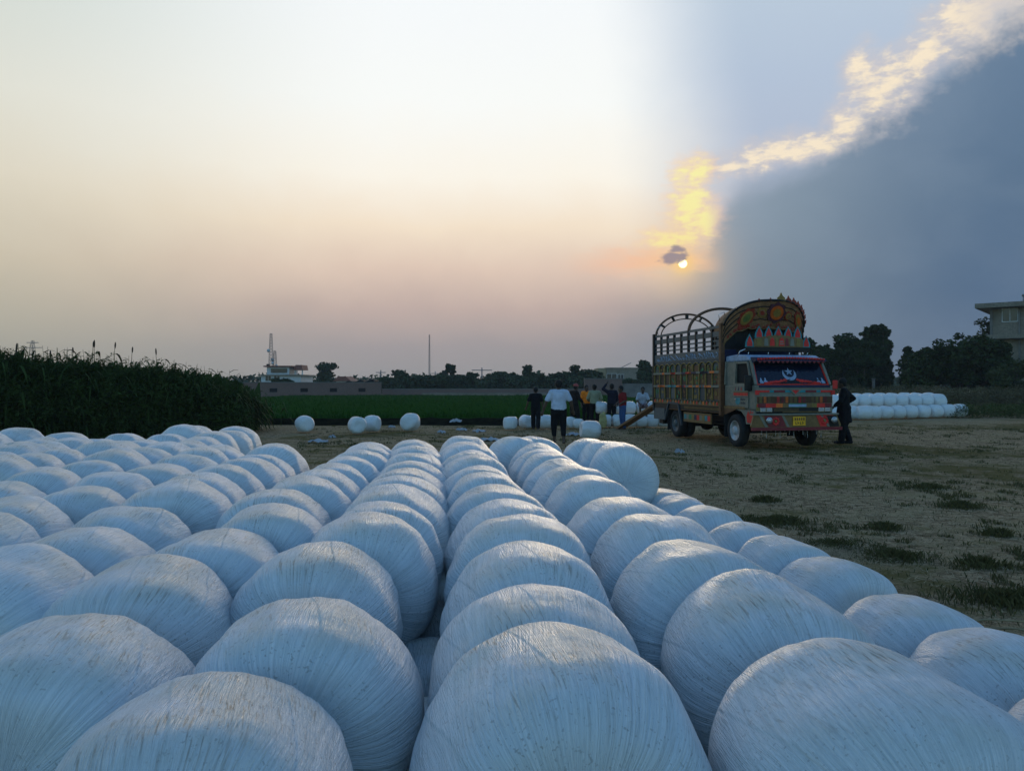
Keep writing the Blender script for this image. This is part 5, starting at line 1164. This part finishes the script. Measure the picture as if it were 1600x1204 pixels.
# ================================================================== people
DG = bpy.context.evaluated_depsgraph_get
def caps(m, p, q, r0, r1, n=12, sq=None):
    """tapered capsule; sq=(sx,sy) flattens around its own axis in world x/y"""
    p = Vector(p); q = Vector(q); d = q - p; L_ = d.length; d = d.normalized() if L_ > 1e-6 else Vector((0, 0, 1))
    u = d.cross(Vector((0, 1, 0)));
    if u.length < .1: u = d.cross(Vector((1, 0, 0)))
    u.normalize(); v = d.cross(u); rings = []
    for k in range(5): t_ = -pi / 2 + pi / 2 * k / 4; rings.append((p + d * sin(t_) * r0, max(.0004, cos(t_) * r0)))
    for k in range(5): t_ = pi / 2 * k / 4; rings.append((q + d * sin(t_) * r1, max(.0004, cos(t_) * r1)))
    vs = []
    for c, r in rings:
        for k in range(n):
            a = 2 * pi * k / n; w_ = (u * cos(a) + v * sin(a)) * r
            if sq: w_ = Vector((w_.x * sq[0], w_.y * sq[1], w_.z))
            vs.append(c + w_)
    fs = [(i * n + k, i * n + (k + 1) % n, (i + 1) * n + (k + 1) % n, (i + 1) * n + k) for i in range(len(rings) - 1) for k in range(n)]
    fs += [tuple(reversed(range(n))), tuple((len(rings) - 1) * n + k for k in range(n))]
    m.add(vs, fs, True)
def fuse(name, m, mtl, parent, vox, smooth=2, wr=0.0):
    o = m.build(name + '_tmp', mtl)
    r = o.modifiers.new('r', 'REMESH'); r.mode = 'VOXEL'; r.voxel_size = vox
    s = o.modifiers.new('s', 'SMOOTH'); s.factor = .5; s.iterations = smooth
    dg = DG(); dg.update(); me = bpy.data.meshes.new_from_object(o.evaluated_get(dg)); bpy.data.objects.remove(o)
    me.name = name; me.materials.clear(); me.materials.append(mtl)
    if wr:
        for v in me.vertices:
            k = mnoise.noise(Vector((v.co.x * 9, v.co.y * 9, v.co.z * 5))) * wr + mnoise.noise(Vector((v.co.x * 22, v.co.y * 22, v.co.z * 11))) * wr * .5; v.co += v.normal * k
    for p_ in me.polygons: p_.use_smooth = True
    return link(name, me, parent)
J0 = dict(pelvis=(0, 0, .94), waist=(0, 0, 1.08), chest=(0, .0, 1.30), neck=(0, .0, 1.46), head=(0, .015, 1.595),
          shl=(-.168, 0, 1.40), shr=(.168, 0, 1.40), ell=(-.25, -.01, 1.14), elr=(.25, -.01, 1.14), wrl=(-.27, .04, .89), wrr=(.27, .04, .89),
          hil=(-.09, 0, .92), hir=(.09, 0, .92), knl=(-.11, .02, .50), knr=(.11, .02, .50), anl=(-.11, -.03, .085), anr=(.11, -.03, .085))
SKIN = mat('skin', (.085, .05, .033), .6, var=.15); HAIR = mat('hair', (.008, .007, .006), .7, bump=.4)
EYE = mat('eye', (.3, .3, .3), .3)
def person(label, px, foot, hpx, yaw, pose, top, legs, topmat, legmat, group, d=None, cap=None, zbase=0.0, build=1.0, sleeve='long', shoes=None, shorts=False):
    """yaw 0 = back to the camera"""
    d = d or CAM_H * F / (foot - 600); Hm = hpx / F * d; s = Hm / 1.715
    J = dict(J0); J.update(pose); J = {k: Vector(v) for k, v in J.items()}
    root = empty('person', ((px - 800) / F * d, d, zbase), yaw); root.scale = (s * build if build != 1 else s, s, s); tag(root, label, 'person', group)
    m = MB()
    hd = J['head']; nk = J['neck']
    m.ell(hd + Vector((0, 0, .02)), (.082, .100, .120), 18, 14); m.ell(hd + Vector((0, .03, -.055)), (.055, .062, .06), 14, 10)
    m.ell(hd + Vector((0, .097, -.012)), (.014, .022, .024), 8, 6)
    for sx in (-1, 1): m.ell(hd + Vector((sx * .078, .0, -.005)), (.014, .022, .032), 8, 6)
    m.ell(hd + Vector((0, .082, -.055)), (.026, .014, .012), 8, 6)
    caps(m, nk - Vector((0, 0, .06)), hd - Vector((0, -.005, .06)), .062, .055)
    caps(m, J['waist'], J['chest'], .125, .135, 16, (1.18, .78)); caps(m, J['pelvis'], J['waist'], .135, .125, 16, (1.15, .85))
    caps(m, J['shl'] + (J['chest'] - J['shl']) * .25, J['shr'] + (J['chest'] - J['shr']) * .25, .078, .078); caps(m, J['chest'], nk, .11, .06, 14, (1.1, .8))
    for sd, sx in (('l', -1), ('r', 1)):
        sh, el, wr, hi, kn, an = (J[k + sd] for k in ('sh', 'el', 'wr', 'hi', 'kn', 'an'))
        caps(m, sh, el, .055, .042); caps(m, el, wr, .043, .029); caps(m, hi, kn, .088, .058); caps(m, kn, an, .057, .036)
        caps(m, kn + (an - kn) * .15 + Vector((0, -.012, 0)), kn + (an - kn) * .45, .052, .048)
        ft = Vector((0, 1, 0)) if not pose.get('toe' + sd) else Vector(pose['toe' + sd]).normalized()
        caps(m, an + Vector((0, 0, -.045)) - ft * .035, an + ft * .13 + Vector((sx * .01, 0, -.055)), .038, .030, 12, (1.2, 1.0))
        for k in range(5): b0 = an + ft * .135 + Vector((sx * (.012 - .018 * (k - 2)), 0, -.062)); caps(m, b0, b0 + ft * (.035 - .005 * abs(k - 1)), .011, .009, 8)
        dr = (wr - el).normalized(); side = dr.cross(Vector((0, 1, 0)))
        side = side.normalized() if side.length > .2 else Vector((1, 0, 0)); nr = side.cross(dr).normalized()
        caps(m, wr + dr * .02, wr + dr * .085, .028, .034, 12)
        for k, (ln, off) in enumerate(((.062, -.027), (.074, -.009), (.070, .009), (.055, .026))):
            b0 = wr + dr * .10 + side * off; b1 = b0 + dr * ln * .5 + nr * .008; b2 = b1 + (dr * .8 + nr * .5).normalized() * ln * .5
            caps(m, b0, b1, .0105, .0095, 8); caps(m, b1, b2, .0095, .008, 8)
        ths = nr
        b0 = wr + dr * .035 + side * (-.022); b1 = b0 + (dr * .6 - side * .6 + nr * .4).normalized() * .042; caps(m, b0, b1, .013, .011, 8); caps(m, b1, b1 + (dr * .9 + nr * .3).normalized() * .032, .0105, .009, 8)
    fuse('body', m, SKIN, root, .0085)
    # hair / cap
    m = MB(); m.ell(hd + Vector((0, -.014, .045)), (.092, .104, .110), 18, 14); m.ell(hd + Vector((0, -.05, -.01)), (.07, .058, .07), 12, 10)
    if cap:
        fuse('hair', m, HAIR, root, .014); m = MB(); m.ell(hd + Vector((0, -.01, .075)), (.097, .108, .085), 18, 12); m.ell(hd + Vector((0, .0, .055)), (.105, .118, .035), 18, 8); fuse('cap', m, cap, root, .014)
    else: fuse('hair', m, HAIR, root, .012, 1, .006)
    m = MB()
    for sx in (-1, 1): m.ell(hd + Vector((sx * .030, .078, .022)), (.013, .009, .008), 8, 6)
    m.build('eyes', EYE, root)
    # upper garment
    m = MB(); ch, wa, pe = J['chest'], J['waist'], J['pelvis']
    caps(m, J['shl'] + (ch - J['shl']) * .2, J['shr'] + (ch - J['shr']) * .2, .094, .094, 14, (1, 1)); [caps(m, J[k_], nk + Vector((0, 0, -.035)), .082, .066, 12) for k_ in ('shl', 'shr')]; caps(m, wa, ch, .162, .166, 18, (1.12, .82)); caps(m, ch, nk + (ch - nk) * .25, .14, .085, 14, (1.15, .82))
    if top == 'tunic':
        caps(m, pe, wa, .17, .16, 18, (1.15, .85)); kn_mid = (J['knl'] + J['knr']) / 2
        bt = pe + (kn_mid - pe) * .72
        for f in (0, .35, .7, 1.0): m.lathe([(-.06, .17 + .03 * f), (.0, .178 + .03 * f), (.06, .17 + .03 * f)], tuple(pe + (bt - pe) * f), 'z', 18)
        caps(m, pe, bt, .17, .2, 18, (1.15, .75))
    else:
        caps(m, pe + Vector((0, 0, .02)), wa, .168, .165, 18, (1.14, .86))
    for sd in 'lr':
        sh, el, wr = (J[k + sd] for k in ('sh', 'el', 'wr'))
        if sleeve == 'long': caps(m, sh, el, .080, .062); caps(m, el, wr + (el - wr) * .1, .062, .05)
        else: caps(m, sh, sh + (el - sh) * .78, .076, .070)
    fuse('shirt' if top != 'tunic' else 'tunic', m, topmat, root, .016, 3, .010)
    m = MB(); caps(m, pe, pe + Vector((0, 0, -.02)), .160, .16, 16, (1.14, .88))
    for sd in 'lr':
        hi, kn, an = (J[k + sd] for k in ('hi', 'kn', 'an')); caps(m, hi, kn, .112, .092 if legs == 'loose' else .080)
        e = kn + (an - kn) * (.12 if shorts else (.62 if legs == 'cropped' else .93)); caps(m, kn, e, .092 if legs == 'loose' else .078, .085 if legs == 'loose' else .060)
    fuse('shorts' if shorts else 'trousers', m, legmat, root, .016, 3, .008)
    if shoes:
        for sd in 'lr':
            m = MB(); an = J['an' + sd]; caps(m, an + Vector((0, -.04, -.04)), an + Vector((0, .15, -.052)), .05, .042, 12, (1.1, 1)); fuse('shoe', m, shoes, root, .014)
    return root
def cloth(n, c, v=.15): return mat('cloth_' + n, c, .9, var=v, scale=7, bump=.25, spec=.15)
C_BK = cloth('black', (.010, .010, .012)); C_WH = cloth('pale_blue', (.50, .56, .68)); C_OR = cloth('orange', (.85, .22, .02)); C_KH = cloth('khaki', (.30, .31, .20)); C_NV = cloth('navy', (.018, .018, .03)); C_RD = cloth('dark_red', (.20, .02, .02))
C_BL = cloth('denim', (.04, .09, .22)); C_PK = cloth('pinkish', (.30, .2, .2)); C_CAP = cloth('red_cap', (.40, .10, .09)); C_DK = cloth('dark_brown', (.02, .015, .014)); C_GW = cloth('grey_white', (.42, .45, .5))
GW = 'workers around the truck'
walkA = dict(knl=(-.10, .14, .52), anl=(-.10, .20, .11), anr=(.10, -.18, .12), knr=(.10, .0, .50))
person('person in white t-shirt and cropped black trousers walking away, arms held out', 873, 693.5, 99, radians(2), dict(anl=(-.10, .10, .09), knl=(-.11, .08, .50), anr=(.11, -.12, .10), knr=(.11, .0, .50), ell=(-.30, -.02, 1.15), wrl=(-.37, .02, .91), elr=(.29, -.03, 1.15), wrr=(.35, .06, .92)),
       'tee', 'cropped', C_WH, C_BK, GW, sleeve='short', build=1.12)
person('person in black clothes with back turned, left hand on a bale', 837, 672, 67, radians(-6), dict(walkA, wrl=(-.36, .12, .92), ell=(-.29, -.0, 1.15)), 'tee', 'loose', C_BK, C_BK, GW, sleeve='short', build=1.05)
person('person in red cap and long dark tunic, leaning to the right', 897, 667.5, 67, radians(-55), dict(chest=(0, .05, 1.30), neck=(0, .07, 1.46), head=(0, .10, 1.60), wrr=(.2, .28, 1.0), elr=(.24, .08, 1.15), anl=(-.10, -.2, .09), anr=(.10, .12, .09), knr=(.10, .12, .5)), 'tunic', 'loose', C_DK, C_BK, GW, cap=C_CAP, sleeve='long')
person('person in bright orange shirt and dark trousers beside khaki shirt man', 915.5, 663, 61, radians(-150), dict(wrl=(-.12, .25, 1.1), ell=(-.24, .06, 1.13), head=(0, .05, 1.59)), 'tee', 'slim', C_OR, C_BK, GW, sleeve='short')
person('person in khaki shirt with back to camera, next to orange shirt', 929, 665, 64, radians(4), dict(ell=(-.27, .03, 1.15), wrl=(-.2, .22, 1.06), elr=(.28, .02, 1.15), wrr=(.24, .2, 1.0)), 'tee', 'slim', C_KH, C_BK, GW, sleeve='long', build=1.05)
person('person in dark clothes with one arm raised to the head', 956, 666, 66, radians(18), dict(ell=(-.36, .08, 1.52), wrl=(-.20, .10, 1.72)), 'tee', 'slim', C_NV, C_BK, GW, sleeve='long')
person('person in dark red top and blue jeans standing at the plank foot', 973, 671, 68, radians(105), dict(chest=(0, .03, 1.3), neck=(0, .05, 1.46), head=(0, .09, 1.59), wrr=(.2, .2, 1.0), wrl=(-.2, .22, 1.0)), 'tee', 'slim', C_RD, C_BL, GW, sleeve='short')
person('person seated on the bale stack in pale top and shorts', 1004, 667, 60, radians(175), dict(knl=(-.14, .40, .90), knr=(.14, .40, .90), anl=(-.13, .42, .50), anr=(.13, .42, .50), pelvis=(0, 0, .93), wrl=(-.15, .38, .98), wrr=(.15, .38, .98), ell=(-.26, .14, 1.12), elr=(.26, .14, 1.12), chest=(0, .05, 1.3), neck=(0, .08, 1.46), head=(0, .13, 1.59)), 'tee', 'slim', C_GW, C_PK, GW, d=28.9, sleeve='short', zbase=.06, shorts=True)
person('person in black tunic standing beside the truck front, hand on the hip', 1319, 693, 101, radians(62), dict(elr=(.20, -.22, 1.2), wrr=(.17, -.02, 1.05), ell=(-.22, .06, 1.15), wrl=(-.18, .22, 1.0), head=(0, .05, 1.59), anl=(-.1, .06, .09), anr=(.1, -.12, .09)), 'tunic', 'loose', C_BK, C_BK, GW, shoes=C_BK, build=1.08)
# yellow sack by the khaki man
m = MB(); caps(m, (0, 0, .14), (0, 0, .42), .16, .13, 14, (1, .8)); caps(m, (0, 0, .42), (.03, 0, .56), .08, .05, 10); x, y, _z = G(942, 28.6)
o = fuse('sack', m, mat('sackcloth', (.38, .34, .15), .9, bump=.3), None, .02, 2, .02); o.location = (x, y, 0); tag(o, 'yellowish sack standing on the ground right of the khaki shirt man', 'sack')
